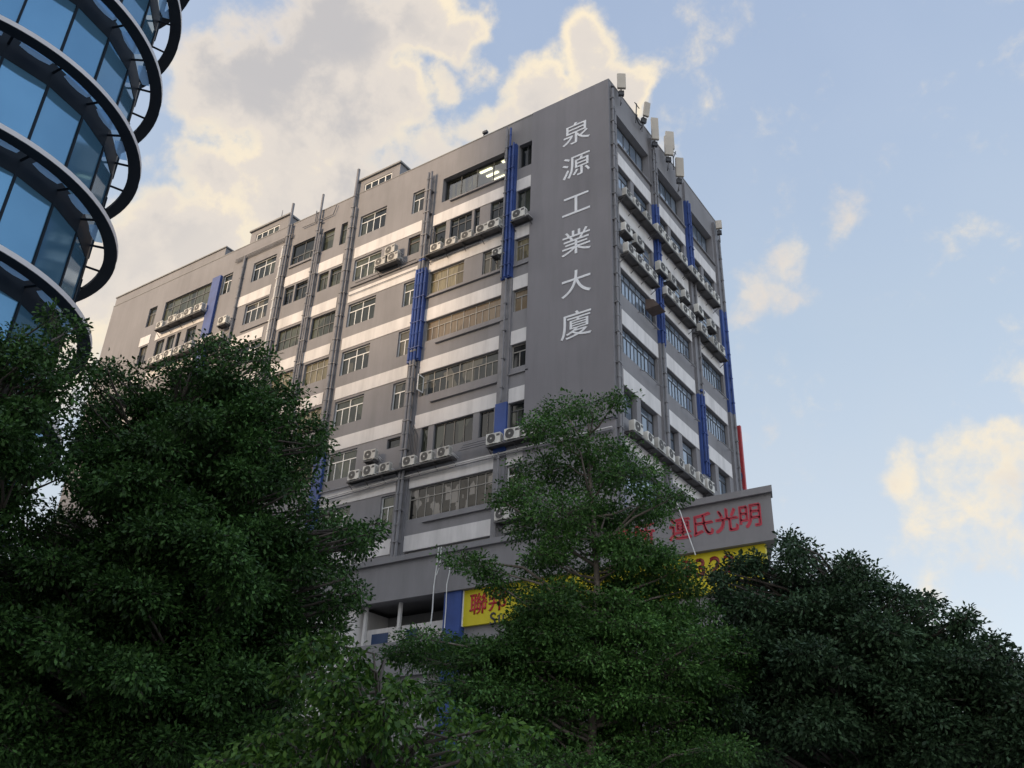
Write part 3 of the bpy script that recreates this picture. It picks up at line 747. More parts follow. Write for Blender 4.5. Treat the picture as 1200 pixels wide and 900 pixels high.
for (a, b) in ((.7, 4.4), (5.2, 9.3), (9.8, 14.0)): rack(FR, a, b, 30.8)
rack(FR, .6, 10.8, 20.5)

# the name on the sign wall
NAME = '泉源工業大廈'
for ch, zc in zip(NAME, (39.75, 37.28, 34.53, 31.98, 29.33, 26.78)):
    glyph('name_character', ch, 'letter', lambda x, y, d, zc=zc: FL(-2.12 + x, .102 + d, zc + y), 1.95, 1.70, .03, bld, 0.0, 'white character %s of the building name' % ch)

# ------------------------------------------------------------------ podium of the same building
PY = CY - 3.0
PL, PR = -66.0, -10.45
def FP(x, d, z): return (x, PY - d, z)
pod = MB()
def poly_prism(mb, pts, z0, z1):
    i = len(mb.v); n = len(pts)
    mb.v += [(x, y, z0) for x, y in pts] + [(x, y, z1) for x, y in pts]
    mb.f.append(tuple(range(i, i + n))[::-1]); mb.f.append(tuple(range(i + n, i + 2 * n)))
    for k in range(n): mb.f.append((i + k, i + (k + 1) % n, i + n + (k + 1) % n, i + n + k))
poly_prism(pod, [(PL, PY), (PR, PY), (-18.0, 49.5), (-18.0, CY - .02), (PL, CY - .02)], 12.98, 14.62)
podo = pod.build('podium_wall', 'wall', bld)
c = MB(); poly_prism(c, [(PL, PY - .16), (PR + .12, PY - .16), (PR - .1, PY + .5), (PL, PY + .5)], 14.623, 14.88); c.build('podium_coping', 'wall', bld)
c = MB(); poly_prism(c, [(PL, PY - .12), (PR + .1, PY - .12), (PR - .15, PY + .6), (PL, PY + .6)], 12.80, 12.977); c.build('podium_lower_edge', 'wall', bld)
# open recessed floor under it
c = MB(); poly_prism(c, [(PL, PY + .1), (-30.9, PY + .1), (-30.9, PY + 2.4), (PL, PY + 2.4)], 8.0, 12.795); c.build('podium_side_wall', 'white', bld)
c = MB(); c.box(-30.89, -25.6, PY + 2.4, PY + 2.6, 8, 12.795); c.build('podium_back_wall', 'conc', bld)
c = MB(); c.box(-24.6, PR - 1.6, PY + .30, PY + 2.6, .13, 12.795); c.build('podium_front_wall', 'wall', bld)
c = MB(); c.box(-30.89, -25.6, PY - .1, PY + .12, 9.35, 10.88); c.build('balcony_wall', 'wall', bld)
c = MB(); c.box(PL, -24.61, PY + .13, PY + 2.39, 9.0, 9.34); c.build('balcony_floor', 'conc', bld)
c = MB(); c.box(PL, -24.61, PY + .35, PY + 2.6, .13, 8.99); c.build('ground_floor_wall', 'conc', bld)
c = MB(); c.box(-25.55, -24.62, PY - .02, PY + .5, .13, 12.795); c.build('blue_strip', 'blue', bld)
for x in (-28.4, -30.5): 
    c = MB(); c.box(x - .07, x + .07, PY + .3, PY + .44, 9.34, 12.795); c.build('post', 'pale_pipe', bld)
c = MB(); c.box(-30.88, -25.61, PY + .60, PY + .75, 9.341, 11.78); c.build('inner_parapet', 'white', bld)
for (x0, x1) in ((-30.2, -29.2), (-28.1, -27.5)):
    c = MB(); c.box(x0, x1, PY + .57, PY + .599, 10.5, 11.55); c.build('blue_panel', 'bluepanel', bld)
c = MB(); c.box(-29.1, -28.2, PY + .575, PY + .598, 9.4, 11.5); c.build('door', 'white', bld)

PTXT = [('連', -14.15), ('氏', -13.2), ('光', -12.25), ('明', -11.33)]
for ch, x in PTXT:
    glyph('wall_character', ch, 'redpaint', lambda a, b, d, x=x: FP(x + a, .002 + d, 13.86 + b), .96, .98, .012, bld, 0.0, 'red painted character %s on the podium wall' % ch, bold=.045)
for ch, x in (('診', -16.65), ('所', -15.7)):
    glyph('wall_character', ch, 'redpaint', lambda a, b, d, x=x: FP(x + a, .002 + d, 13.86 + b), .96, .98, .012, bld, 0.0, 'red painted character half hidden by leaves', bold=.045)

# ------------------------------------------------------------------ signs
s1 = thing('yellow_sign', 'yellow sign with red characters beside the blue strip under the podium wall', 'sign', (-22.5, PY, 11.7))
c = MB(); c.box(-24.55, -18.6, PY + .12, PY + .28, 11.22, 12.79); c.build('panel', 'yellow', s1)
c = MB(); c.box(-24.60, -24.552, PY + .08, PY + .29, 11.22, 12.79); c.build('trim', 'frame_w', s1)
def FS(x, d, z): return (x, PY + .12 - d, z)
for ch, x, zc, s, m in (('聯', -23.75, 12.13, .98, 'red'), ('邦', -22.75, 12.17, .98, 'red'), ('ス', -21.95, 12.40, .55, 'black'), ('S', -22.95, 11.38, .75, 'black'), ('u', -22.52, 11.33, .75, 'black')):
    glyph('sign_character', ch, m, lambda a, b, d, x=x, zc=zc: FS(x + a, .003 + d, zc + b), s, s, .02, s1, .012)
s2 = thing('yellow_sign', 'yellow sign with dark red numerals beneath the red lettering at the podium end', 'sign', (-13, PY, 12))
c = MB(); c.box(-18.5, PR - .45, PY + .12, PY + .28, 11.22, 12.79); c.build('panel', 'yellow', s2)
for ch, x in (('3', -14.0), ('3', -13.45), ('2', -12.85), ('2', -12.3)):
    glyph('sign_numeral', ch, 'maroon', lambda a, b, d, x=x: FS(x + a, .003 + d, 12.25 + b), .95, .95, .02, s2, .02)
s3 = thing('blade_sign', 'narrow red vertical sign behind the far end of the building', 'sign', (-18.9, 50.9, 24))
c = MB(); c.box(-19.6, -18.12, 50.85, 51.05, 18.5, 27.15); c.build('panel', 'redsign', s3)
c = MB()
for z in (20, 23, 26): c.box(-19.2, -19.1, 50.62, 50.849, z, z + .08)
c.build('bracket', 'dark', s3)
for z, r in ((26.2, .10), (25.1, .12), (24.75, .12), (24.4, .1), (23.75, .30), (22.7, .30), (21.8, .12), (20.9, .2)):
    c = MB(); n = 14
    ring = [( -18.46 - (.12 if r > .25 else .02) + r * math.cos(2 * math.pi * j / n), 50.83, z + r * 1.35 * math.sin(2 * math.pi * j / n)) for j in range(n + 1)]
    c.tube(ring, .05, 5, cap=False); c.build('mark', 'bluepanel', s3)

# ------------------------------------------------------------------ cables on the podium
def cable(pts, r, m, label):
    c = MB(); c.tube(pts, r, 6); tag(c.build('cable', m), label, 'cable')
cable([FP(-25.93, .2, 14.9), FP(-25.98, .2, 13.9), FP(-26.05, .2, 13.1), FP(-26.03, .2, 12.1), FP(-26.1, .2, 10.9), FP(-26.2, .3, 7.5)], .028, 'cable', 'long white cable hanging left of the blue strip down the podium wall')
cable([FP(-25.78, .2, 14.9), FP(-25.8, .2, 14.0), FP(-25.95, .2, 13.6)], .022, 'cable', 'short white cable joining the longer one on the podium wall')
cable([FP(-25.2, .2, 14.4), FP(-25.22, .2, 13.6), FP(-25.32, .2, 13.1), FP(-25.28, .2, 12.0), FP(-25.3, .2, 10.5)], .022, 'cable', 'thin pale cable running down in front of the blue podium strip')
cable([FP(-14.14, .25, 14.95), FP(-13.8, .3, 13.85), FP(-13.42, .35, 12.6)], .022, 'cable', 'white cable slanting across the red characters on the podium end')

# ------------------------------------------------------------------ air conditioners
def ac_proto():
    r = bpy.data.objects.new('air_conditioner', None); COL.objects.link(r); r.empty_display_size = .2
    bm = bmesh.new()
    bmesh.ops.create_cube(bm, size=1.0)
    for v in bm.verts: v.co = Vector((v.co.x * .84, v.co.y * .32, v.co.z * .58 + .31))
    bmesh.ops.bevel(bm, geom=list(bm.edges), offset=.025, segments=2, affect='EDGES', profile=.6)
    for x in (-.28, .28):
        g2 = bmesh.ops.create_cube(bm, size=1.0)
        for v in g2['verts']: v.co = Vector((x + v.co.x * .06, v.co.y * .34, .01 + v.co.z * .04))
    me = bpy.data.meshes.new('casing'); bm.to_mesh(me); bm.free(); me.materials.append(M['ac'])
    c = bpy.data.objects.new('casing', me); COL.objects.link(c); c.parent = r
    f = MB(); cx, cz, R = -.10, .31, .245; n = 24
    rings = [(R, .163), (R, .172), (R - .025, .174), (R - .03, .150)]
    base = 0
    for (rr, yy) in rings:
        for j in range(n):
            t = 2 * math.pi * j / n; f.v.append((cx + rr * math.cos(t), -yy, cz + rr * math.sin(t)))
    for k in range(3):
        for j in range(n): f.f.append((k * n + j, k * n + (j + 1) % n, (k + 1) * n + (j + 1) % n, (k + 1) * n + j))
    f.v.append((cx, -.1615, cz))
    i0 = len(f.v) - 1
    for j in range(n): f.v.append((cx + (R - .02) * math.cos(2 * math.pi * j / n), -.1615, cz + (R - .02) * math.sin(2 * math.pi * j / n)))
    for j in range(n): f.f.append((i0, i0 + 1 + j, i0 + 1 + (j + 1) % n))
    for k in range(6): f.box(cx - (R - .02), cx + (R - .02), -.176, -.170, cz - .2 + k * .08, cz - .192 + k * .08)
    o = f.build('fan_grille', 'ac_dark'); o.parent = r
    h = MB(); h.tube([(cx, -.165, cz), (cx, -.182, cz)], .05, 10)
    o = h.build('fan_hub', 'ac'); o.parent = r
    hz_ = MB(); hz_.tube([(.42, .02, .16), (.50, .04, .15), (.56, .14, .06), (.55, .30, -.02), (.50, .44, -.02)], .022, 6); hz_.tube([(.42, .06, .22), (.52, .08, .21), (.60, .2, .10), (.60, .44, .06)], .016, 6)
    o = hz_.build('hose', 'pale_pipe'); o.parent = r
    v = MB()
    for k in range(6): v.box(.421, .425, -.1, .1, .12 + k * .07, .145 + k * .07)
    v.box(.20, .40, -.166, -.162, .40, .52)
    o = v.build('vent', 'ac_dark'); o.parent = r
    return r
AC = ac_proto(); ac_used = [False]
ORD = ['first', 'second', 'third', 'fourth', 'fifth', 'sixth', 'seventh', 'eighth', 'ninth']
def acs(face, units, z, where, off=.45, side='left', scale=1.0, group='air conditioners on the racks of the grey building'):
    for i, u in enumerate(units):
        o = AC if not ac_used[0] else copy_tree(AC)
        ac_used[0] = True
        zz = z[i] if isinstance(z, (list, tuple)) else z
        o.location = FL(u, off, zz) if face == 'L' else FR(u, off, zz)
        o.rotation_euler = (0, rad(random.uniform(-1.2, 1.2)), (0 if face == 'L' else math.pi / 2) + rad(random.uniform(-4, 4)))
        s = scale * random.uniform(.86, 1.06); o.scale = (s, s, s)
        if len(units) == 1: txt = 'white air conditioner, the only one %s' % where
        else: txt = 'white air conditioner, %s from %s %s' % (ORD[i], side, where)
        tag(o, txt, 'air conditioner', group)
acs('L', [-11.62, -10.5, -9.33, -8.2, -7.4], 34.72, 'under second-row windows by upper blue strip')
acs('L', [-5.65], 34.72, 'between upper blue strip and name wall')
acs('L', [-16.1, -15.05], 35.3, 'on the high rack right of a white window')
acs('L', [-15.4], 35.97, 'stacked on top by the high white window', .4)
acs('L', [-7.15], 32.8, 'set in a third-row window beside blue strip', .32, scale=.75)
acs('L', [-16.15, -15.0, -13.88, -12.2, -11.0, -9.85], 20.88, 'on the long dark rack of the sixth row')
acs('L', [-6.68, -5.55, -4.45], 20.9, 'under lowest blue strip by name wall')
acs('L', [-15.15], 21.9, 'on its own bracket above the long sixth-row rack', .4)
acs('L', [-5.95, -4.9], 16.78, 'on the low rack just above the podium')
acs('L', [-15.2], 15.78, 'behind leaves just above the podium wall')
acs('L', [-38.7, -37.2, -36.3, -35.4, -34.2], 37.9, 'on the top rack at the far left bay')
acs('L', [-33.1, -32.25, -31.1], 34.6, 'on the rack right of far left strip')
acs('L', [-31.05], 35.8, 'on the bracket above others right of far left strip', .4)
acs('L', [-38.6, -37.7, -36.7, -35.6, -34.4], 34.7, 'on the second rack at the far left bay')
acs('R', [1.0, 2.0, 3.4], 34.58, 'on the upper rack of the first end-side bay', side='corner')
acs('R', [4.85, 5.75, 6.75, 8.1], 34.58, 'on the upper rack of the middle end-side bay', side='corner')
acs('R', [9.6, 10.55, 11.9, 13.0], 34.58, 'on the upper rack of the last end-side bay', side='corner')
acs('R', [1.05, 2.05, 2.95, 3.8], 30.8, 'on the second rack of the first end-side bay', side='corner')
acs('R', [5.7, 6.6, 7.8, 8.75], 30.8, 'on the second rack of the middle end-side bay', side='corner')
acs('R', [10.4, 12.1, 13.1], 30.8, 'on the second rack of the last end-side bay', side='corner')
for nm, us in (('first', [.9, 2.2]), ('middle', [5.1, 6.4, 8.3]), ('last', [10.2, 12.1])):
    for u in us: rack(FR, u - .5, u + .5, 32.1, .58, .2)
    acs('R', us, 32.1, 'on upper brackets, %s end-side bay' % nm, .4, side='corner')
acs('R', [1.15, 2.45, 3.62, 4.75, 5.95, 7.25, 8.45, 9.65], 20.5, 'on the lowest long rack of the end side', side='corner')

# an awning box on the end side and an open white casement on the sign side
aw = MB()
pts = [(3.55, .05, 29.6), (3.55, .55, 29.45), (3.55, .85, 29.0), (3.55, .05, 28.95)]
for (p, q) in zip(pts, pts[1:] + pts[:1]): aw.quad(FR(*p), FR(*q), FR(q[0] + .85, q[1], q[2]), FR(p[0] + .85, p[1], p[2]))
aw.f.append((0, 4, 8, 12)); aw.f.append((3, 7, 11, 15))
aw.build('awning', 'frame_b', bld)
oc = MB(); fl2 = lambda u, d, z: FL(u, d, z)
oc.obox(FL, -12.1, -12.06, .03, .08, 25.45, 26.45); oc.obox(FL, -12.1, -12.06, .50, .55, 25.45, 26.45)
oc.obox(FL, -12.1, -12.06, .081, .499, 25.45, 25.51); oc.obox(FL, -12.1, -12.06, .081, .499, 26.39, 26.45)
oco = oc.build('open_casement', 'frame_w', bld)
oc = MB(); oc.quad(FL(-12.08, .08, 25.51), FL(-12.08, .5, 25.51), FL(-12.08, .5, 26.39), FL(-12.08, .08, 26.39)); oc.build('pane', 'p_curtain', oco, recalc=False)

# ------------------------------------------------------------------ antennas and masts on the roof
def antenna(u, d, z0, h, w, label, tilt=0.0, twin=False, rot=0.0):
    t = thing('panel_antenna', label, 'antenna', FR(u, d, z0), 'panel antennas along the end-side roof edge')
    b = MB(); b.box(-w / 2, w / 2, -.34, -.16, 0, h)
    if twin: b.box(-w / 2 + .12, w / 2 + .1, -.30, -.12, h * .35 + .002, h * 1.28)
    p = b.build('panel', 'ant', None, bevel=.03); p.parent = t
    m = MB(); m.tube([(0, 0, -.9), (0, 0, h * .9)], .04, 8)
    m.box(-.05, .05, -.16, .0, h * .2, h * .2 + .05); m.box(-.05, .05, -.16, .0, h * .75, h * .75 + .05)
    q = m.build('mounting_pole', 'pipe'); q.parent = t
    k = MB(); k.box(-.16, .16, -.14, .05, -.35, -.03); k.tube([(0, .02, -.5), (0, .35, -.75)], .03, 6)
    q = k.build('bracket', 'dark'); q.parent = t
    t.rotation_euler = (tilt, 0, rot)
    return t
antenna(.95, .30, 42.55, 1.15, .50, 'pale panel antenna nearest the building corner, low on the roof edge', 0, False, rad(35))
antenna(3.75, .35, 42.75, .95, .38, 'tilted pale antenna with a hoop bracket, second along the roof edge', rad(14), False, rad(60))
antenna(5.15, .35, 41.9, 1.75, .45, 'tall slim pale panel antenna over the first pilaster', 0, False, rad(40))
antenna(7.0, .4, 42.05, 1.55, .55, 'double pale panel antenna, the bulkiest on the roof edge', 0, True, rad(40))
antenna(8.25, .5, 41.2, 1.45, .52, 'pale panel antenna hung lowest in front of the parapet', rad(4), False, rad(40))
antenna(15.0, .4, 41.55, .75, .42, 'small pale antenna at the far end of the roof edge', rad(-8), False, rad(20))
hp = thing('hoop_bracket', 'round dark hoop bracket beside the tilted antenna', 'bracket', FR(3.3, .3, 42.2))
c = MB(); c.tube([Vector(FR(3.3, .35, 42.3)) + Vector((.1 * math.sin(t) , .45 * math.cos(t), .3 * math.sin(t))) for t in [math.pi + i * math.pi / 10 for i in range(11)]], .04, 6); c.build('hoop', 'dark', hp)
c = MB(); c.tube([FR(2.95, .2, 41.8), FR(2.95, .3, 43.3)], .035, 6); c.tube([FR(2.7, .3, 43.2), FR(3.3, .3, 43.2)], .03, 6); c.build('post', 'dark', hp)
hp = thing('dipole_mast', 'thin forked mast between the bulkiest and lowest antennas', 'mast', FR(8.0, .4, 42.3))
c = MB(); c.tube([FR(7.9, .35, 41.8), FR(7.9, .35, 43.5)], .03, 6); c.tube([FR(7.9, .35, 42.7), FR(8.15, .45, 43.45)], .03, 6); c.tube([FR(7.75, .35, 43.3), FR(8.3, .4, 43.35)], .025, 6); c.build('pole', 'dark', hp)
def rod(p, h, label, head=False):
    c = MB(); c.tube([p, (p[0], p[1], p[2] + h * .35), (p[0], p[1], p[2] + h)], [.05, .035, .015], 6)
    if head: c.box(p[0] - .05, p[0] + .28, p[1] - .1, p[1] + .1, p[2] + h * .55, p[2] + h * .8)
    tag(c.build('roof_rod', 'dark'), label, 'rod')
rod(FL(-9.05, -.15, ROOF + .07), .65, 'short rod with a small head on the roof above the big lit window', True)
rod(FL(-27.7, -.3, 44.06), 1.1, 'thin rod on top of the left stair head')
rod(FL(-37.2, -.2, 43.82), .3, 'tiny stub on the far left roof block')
rod(FR(4.6, -.1, ROOF + .07), .5, 'small stub on the roof edge between tilted and slim antennas')

# ------------------------------------------------------------------ glass tower
TC = (-34.38, 10.19); RG, RO, RI = 5.84, 6.86, 6.38
Z5 = 18.82
tw = thing('glass_tower', 'round blue glass tower ringed by dark projecting fins', 'building', (*TC, 0))
def TP(a, r, z): return (TC[0] + r * math.cos(a), TC[1] + r * math.sin(a), z)
NS = 22; A0 = rad(4)
for lev in range(-3, 9):
    zr = Z5 + 4.2 * lev
    gl = MB(); sp = MB(); fm = MB()
    for s in range(NS):
        a0, a1 = A0 + 2 * math.pi * s / NS, A0 + 2 * math.pi * (s + 1) / NS
        sub = 1
        i0 = len(gl.v)
        for q in range(sub + 1):
            a = a0 + (a1 - a0) * q / sub
            gl.v += [TP(a, RG, zr + .45), TP(a, RG, zr + 3.60)]
        for q in range(sub): gl.f.append((i0 + 2 * q, i0 + 2 * q + 2, i0 + 2 * q + 3, i0 + 2 * q + 1))
        for q in range(sub):
            b0, b1 = a0 + (a1 - a0) * q / sub, a0 + (a1 - a0) * (q + 1) / sub
            sp.quad(TP(b0, RG + .02, zr - .60), TP(b1, RG + .02, zr - .60), TP(b1, RG + .02, zr + .45), TP(b0, RG + .02, zr + .45))
        w = .045 / RG
        fm.quad(TP(a0 - w, RG + .05, zr + .45), TP(a0 + w, RG + .05, zr + .45), TP(a0 + w, RG + .05, zr + 3.60), TP(a0 - w, RG + .05, zr + 3.60))
        fm.quad(TP(a0 - w, RG - .05, zr + .45), TP(a0 - w, RG + .05, zr + .45), TP(a0 - w, RG + .05, zr + 3.60), TP(a0 - w, RG - .05, zr + 3.60))
        fm.quad(TP(a0 + w, RG - .05, zr + .45), TP(a0 + w, RG + .05, zr + .45), TP(a0 + w, RG + .05, zr + 3.60), TP(a0 + w, RG - .05, zr + 3.60))
    me = gl.build('glazing', 'tglass', tw, recalc=False)
    spo = sp.build('reflection_band', 'tower_frame', tw, recalc=False)  # dark band: the ring's reflection in the glass, put in as colour
    fm.build('mullion', 'tower_frame', me, recalc=False)
    rg = MB(); n = 96
    prof = [(RI, -.03), (RO, -.03), (RO, .20), (RI, .14)]
    for j in range(n):
        a = 2 * math.pi * j / n
        rg.v += [TP(a, r, zr + z) for r, z in prof]
    K = len(prof)
    for j in range(n):
        for k in range(K): rg.f.append((j * K + k, ((j + 1) % n) * K + k, ((j + 1) % n) * K + (k + 1) % K, j * K + (k + 1) % K))
    ro = rg.build('ring_fin', 'ring', tw, smooth=False)
    fa = MB()
    for j in range(n):
        a, b = 2 * math.pi * j / n, 2 * math.pi * (j + 1) / n
        fa.quad(TP(a, RO + .012, zr - .01), TP(b, RO + .012, zr - .01), TP(b, RO + .012, zr + .195), TP(a, RO + .012, zr + .195))
    fa.build('fascia', 'fascia', ro, recalc=False)
    if lev < -1 or lev > 6: continue
    for s in range(NS):
        a = A0 + 2 * math.pi * s / NS
        a1 = A0 + 2 * math.pi * (s + 1) / NS
        deg = math.degrees((a + a1) / 2) % 360
        if deg > 180: deg -= 360
        if not -125 < deg < 105: continue
        stt = MB(); stt.tube([TP(a, RG, zr + .04), TP(a, RI + .05, zr + .04)], .05, 5); stt.build('strut', 'tower_frame', ro)
        if deg < 48:
            pn = MB(); w = .05
            for q in range(3):
                b0 = a + w + (a1 - a - 2 * w) * q / 3; b1 = a + w + (a1 - a - 2 * w) * (q + 1) / 3
                r0 = RG + (.12 if q == 1 else .2)
                pn.quad(TP(b0, RG + (.12 if q else .22), zr + .05), TP(b1, RG + (.12 if q < 2 else .22), zr + .05), TP(b1, RI - .04, zr + .05), TP(b0, RI - .04, zr + .05))
            pn.build('soffit_glass', 'soffit', ro)
cr = MB(); 
for j in range(48):
    a, b = 2 * math.pi * j / 48, 2 * math.pi * (j + 1) / 48
    cr.quad(TP(a, RG - .15, 0), TP(b, RG - .15, 0), TP(b, RG - .15, 64), TP(a, RG - .15, 64))
cr.build('core', 'tower_frame', tw)

# ------------------------------------------------------------------ unseen building added at the viewer's back to shade the street and lower walls
ob = thing('added_shade_building', 'plain tan building added out of view behind the viewpoint to shade the street', 'building', (-66, -27, 0))
c = MB(); c.box(-120, -14, -36, -20, 0, 44); c.build('wall', 'tan', ob)
for k in range(11):
    c = MB(); c.box(-118, -16, -19.99, -19.93, 4 + k * 3.6, 5.7 + k * 3.6); c.build('window_row', 'p_dark', ob)

# ------------------------------------------------------------------ trees
def leaves_object(name, P, Dv, Nv, L, Wd, m, parent):
    n = len(P)
    S = np.cross(Dv, Nv); S /= np.linalg.norm(S, axis=1)[:, None] + 1e-9
    Nn = np.cross(S, Dv)
    V = np.empty((n, 4, 3))
    V[:, 0] = P; V[:, 2] = P + Dv * L[:, None]
    mid = P + Dv * (L * .55)[:, None] + Nn * (L * .10)[:, None]
    V[:, 1] = mid + S * (Wd / 2)[:, None]; V[:, 3] = mid - S * (Wd / 2)[:, None]
    me = bpy.data.meshes.new(name)
    me.vertices.add(n * 4); me.vertices.foreach_set('co', V.reshape(-1).astype(np.float32))
    me.loops.add(n * 4); me.loops.foreach_set('vertex_index', np.arange(n * 4, dtype=np.int32))
    me.polygons.add(n); me.polygons.foreach_set('loop_start', np.arange(0, n * 4, 4, dtype=np.int32))
    try: me.polygons.foreach_set('loop_total', np.full(n, 4, dtype=np.int32))
    except Exception: pass
    me.update(calc_edges=True); me.validate()
    me.materials.append(M[m] if isinstance(m, str) else m)
    o = bpy.data.objects.new(name, me); COL.objects.link(o); adopt(o, parent)
    return o
def unit(a): return a / (np.linalg.norm(a, axis=-1, keepdims=True) + 1e-9)
def make_tree(name, label, base, trunk_r, trunk_top, pads, leaf, lmat, bark, seed, sprig_r=.22, per=14, density=1.0, droop=.25, flat=.6, group=None):
    """pads: (centre, rx, ry(vertical), sprigs). Sprigs of leaves fill each pad; limbs run from the trunk to the pads"""
    rng = np.random.default_rng(seed); rnd = random.Random(seed)
    t = thing(name, label, 'tree', (base[0], base[1], .1), group)
    tb = MB(); b = Vector((base[0], base[1], .05)); top = Vector(trunk_top)
    K = 9; tp = []
    for k in range(K + 1):
        f = k / K
        tp.append(b.lerp(top, f) + Vector((math.sin(f * 7 + seed) * .09, math.cos(f * 5 + seed) * .09, 0)) * (1 if 0 < k < K else 0))
    rs = [trunk_r * (1.35 if k == 0 else 1) * (1 - .80 * k / K) for k in range(K + 1)]
    tb.tube(tp, rs, 10)
    P, D, Nr = [], [], []
    for (c, rx, rz, ns) in pads:
        c = Vector(c)
        # limb: leaves the trunk below the pad and rises to it
        hz = max(.25, min(.97, (c.z - .55 * math.hypot(c.x - b.x, c.y - b.y) * .6 - b.z) / max(.5, top.z - b.z)))
        hk = hz * K * rnd.uniform(.93, 1.03); i0 = min(K - 1, int(hk)); s0 = tp[i0].lerp(tp[i0 + 1], min(1, hk - i0))
        mid = s0.lerp(c, .55) + Vector((rnd.uniform(-.2, .2), rnd.uniform(-.2, .2), rnd.uniform(-.05, .25)))
        r0 = max(.014, min(trunk_r * .42, .012 + .010 * (c - s0).length))
        tb.tube([s0, s0.lerp(mid, .5) + Vector((0, 0, -.06)), mid, mid.lerp(c, .6), c], [r0, r0 * .8, r0 * .6, r0 * .42, r0 * .25], 6)
        n = max(3, int(ns * density))
        u = unit(rng.normal(size=(n, 3)))
        lump = 1 + .30 * np.sin(u[:, 0] * 5 + seed + c.x * 3) * np.cos(u[:, 1] * 4 + c.y * 2) + .18 * np.sin(u[:, 0] * 11 + u[:, 2] * 7 + c.z)
        r = rng.uniform(.15, 1, n) ** .45 * lump
        q = u * r[:, None] * np.array([rx, rx, rz]) + np.array(c)
        for j in range(0, n, 3):     # twigs
            e = Vector(q[j]); tb.tube([c.lerp(e, .25), c.lerp(e, .65) + Vector((0, 0, .03)), e], [r0 * .22, r0 * .15, .004], 4, cap=False)
        m_ = per
        cen = np.repeat(q, m_, 0); outd = np.repeat(u, m_, 0)
        v = unit(rng.normal(size=(n * m_, 3)))
        off = v * (rng.uniform(.1, 1, n * m_) ** .6)[:, None] * sprig_r * np.array([1, 1, .7])
        P.append(cen + off)
        d = unit(off / sprig_r + outd * .5 + rng.normal(size=(n * m_, 3)) * .45 + np.array([0, 0, -droop]))
        D.append(d)
        Nr.append(unit(np.array([0, 0, 1.0]) * flat * 2 + rng.normal(size=(n * m_, 3)) * .7 + outd * .4))
    P = np.concatenate(P); D = np.concatenate(D); Nr = np.concatenate(Nr)
    L = leaf * rng.uniform(.65, 1.3, len(P)); Wd = L * rng.uniform(.42, .58, len(P))
    tb.build('trunk', bark, t, smooth=True)
    leaves_object('crown', P, D, Nr, L, Wd, lmat, t)
    return t
def inside(poly, x, y):
    c = False; j = len(poly) - 1
    for i in range(len(poly)):
        (x0, y0), (x1, y1) = poly[i], poly[j]
        if (y0 > y) != (y1 > y) and x < (x1 - x0) * (y - y0) / (y1 - y0) + x0: c = not c
        j = i
    return c
def edge_dist(poly, x, y):
    best = 1e9
    for i in range(len(poly)):
        (x0, y0), (x1, y1) = poly[i - 1], poly[i]
        dx, dy = x1 - x0, y1 - y0
        t = max(0, min(1, ((x - x0) * dx + (y - y0) * dy) / (dx * dx + dy * dy + 1e-9)))
        best = min(best, math.hypot(x - x0 - t * dx, y - y0 - t * dy))
    return best
def crown_pads(poly, dist, depth, rpx, step, seed, k=1.0, flat=.62, bulge=1.0):
    """fill a crown whose silhouette is poly with overlapping clumps at several depths"""
    rnd = random.Random(seed); out = []
    xs = [p[0] for p in poly]; ys = [p[1] for p in poly]
    y = min(ys)
    while y < max(ys):
        x = min(xs)
        while x < max(xs):
            px, py = x + rnd.uniform(-.45, .45) * step, y + rnd.uniform(-.45, .45) * step
            if inside(poly, px, py):
                ed = edge_dist(poly, px, py)
                if ed < 7:
                    x += step; continue
                r = min(rpx * rnd.uniform(.65, 1.25), max(5, ed * .8 - 8))
                dd = dist + depth * (rnd.random() - .5) - bulge * min(1, ed / 120)
                c = at(px, py, dd); s = (c - EYE).length / FPX
                out.append((c, r * s, r * s * flat * rnd.uniform(.8, 1.2), int(k * (r * r) / 16.0) + 4))
            x += step
        y += step * .8
    return out
def shoots(poly, dist, seed, step=11, reach=13, k=1.0, skip=None):
    rnd = random.Random(seed); out = []
    for i in range(len(poly)):
        (x0, y0), (x1, y1) = poly[i - 1], poly[i]
        if max(y0, y1) > 880: continue
        L = math.hypot(x1 - x0, y1 - y0)
        for j in range(int(L / step) + 1):
            t = rnd.random(); nx, ny = (y1 - y0) / (L + 1e-6), -(x1 - x0) / (L + 1e-6)
            o = (rnd.uniform(-6, reach) if rnd.random() < .7 else rnd.uniform(-4, reach * 1.9)) - 15
            px, py = x0 + (x1 - x0) * t + nx * o, y0 + (y1 - y0) * t + ny * o - 1
            c = at(px, py, dist + rnd.uniform(-.8, .8)); s = (c - EYE).length / FPX; r = rnd.uniform(4, 9)
            out.append((c, r * s * rnd.uniform(.8, 1.7), r * s * .8, int(k * r * 1.0) + 2))
    return out
def pads_px(lst, dist, k=1.0, flat=1.0, seed=0):
    rnd = random.Random(seed); out = []
    for it in lst:
        px, py, rx, ry = it[:4]; dd = dist + (it[4] if len(it) > 4 else rnd.uniform(-1.0, 1.0))
        c = at(px, py, dd); s = (c - EYE).length / FPX
        out.append((c, rx * s, ry * s * flat, int(k * rx * ry / 14.0) + 4))
    return out
def ground_xy(px, dist):
    p = at(px, 850, dist); return (p.x, p.y)

M['leaf_dark'] = leaf_mat('dark_leaves', (.016, .042, .012), (.066, .145, .036), .5, .20)
M['leaf_mid'] = leaf_mat('mid_green_leaves', (.030, .078, .020), (.105, .215, .052), .45, .26)
M['leaf_light'] = leaf_mat('fresh_green_leaves', (.018, .055, .010), (.090, .180, .030), .42, .26)
M['leaf_blue'] = leaf_mat('blue_green_leaves', (.020, .042, .020), (.062, .112, .054), .5, .15)

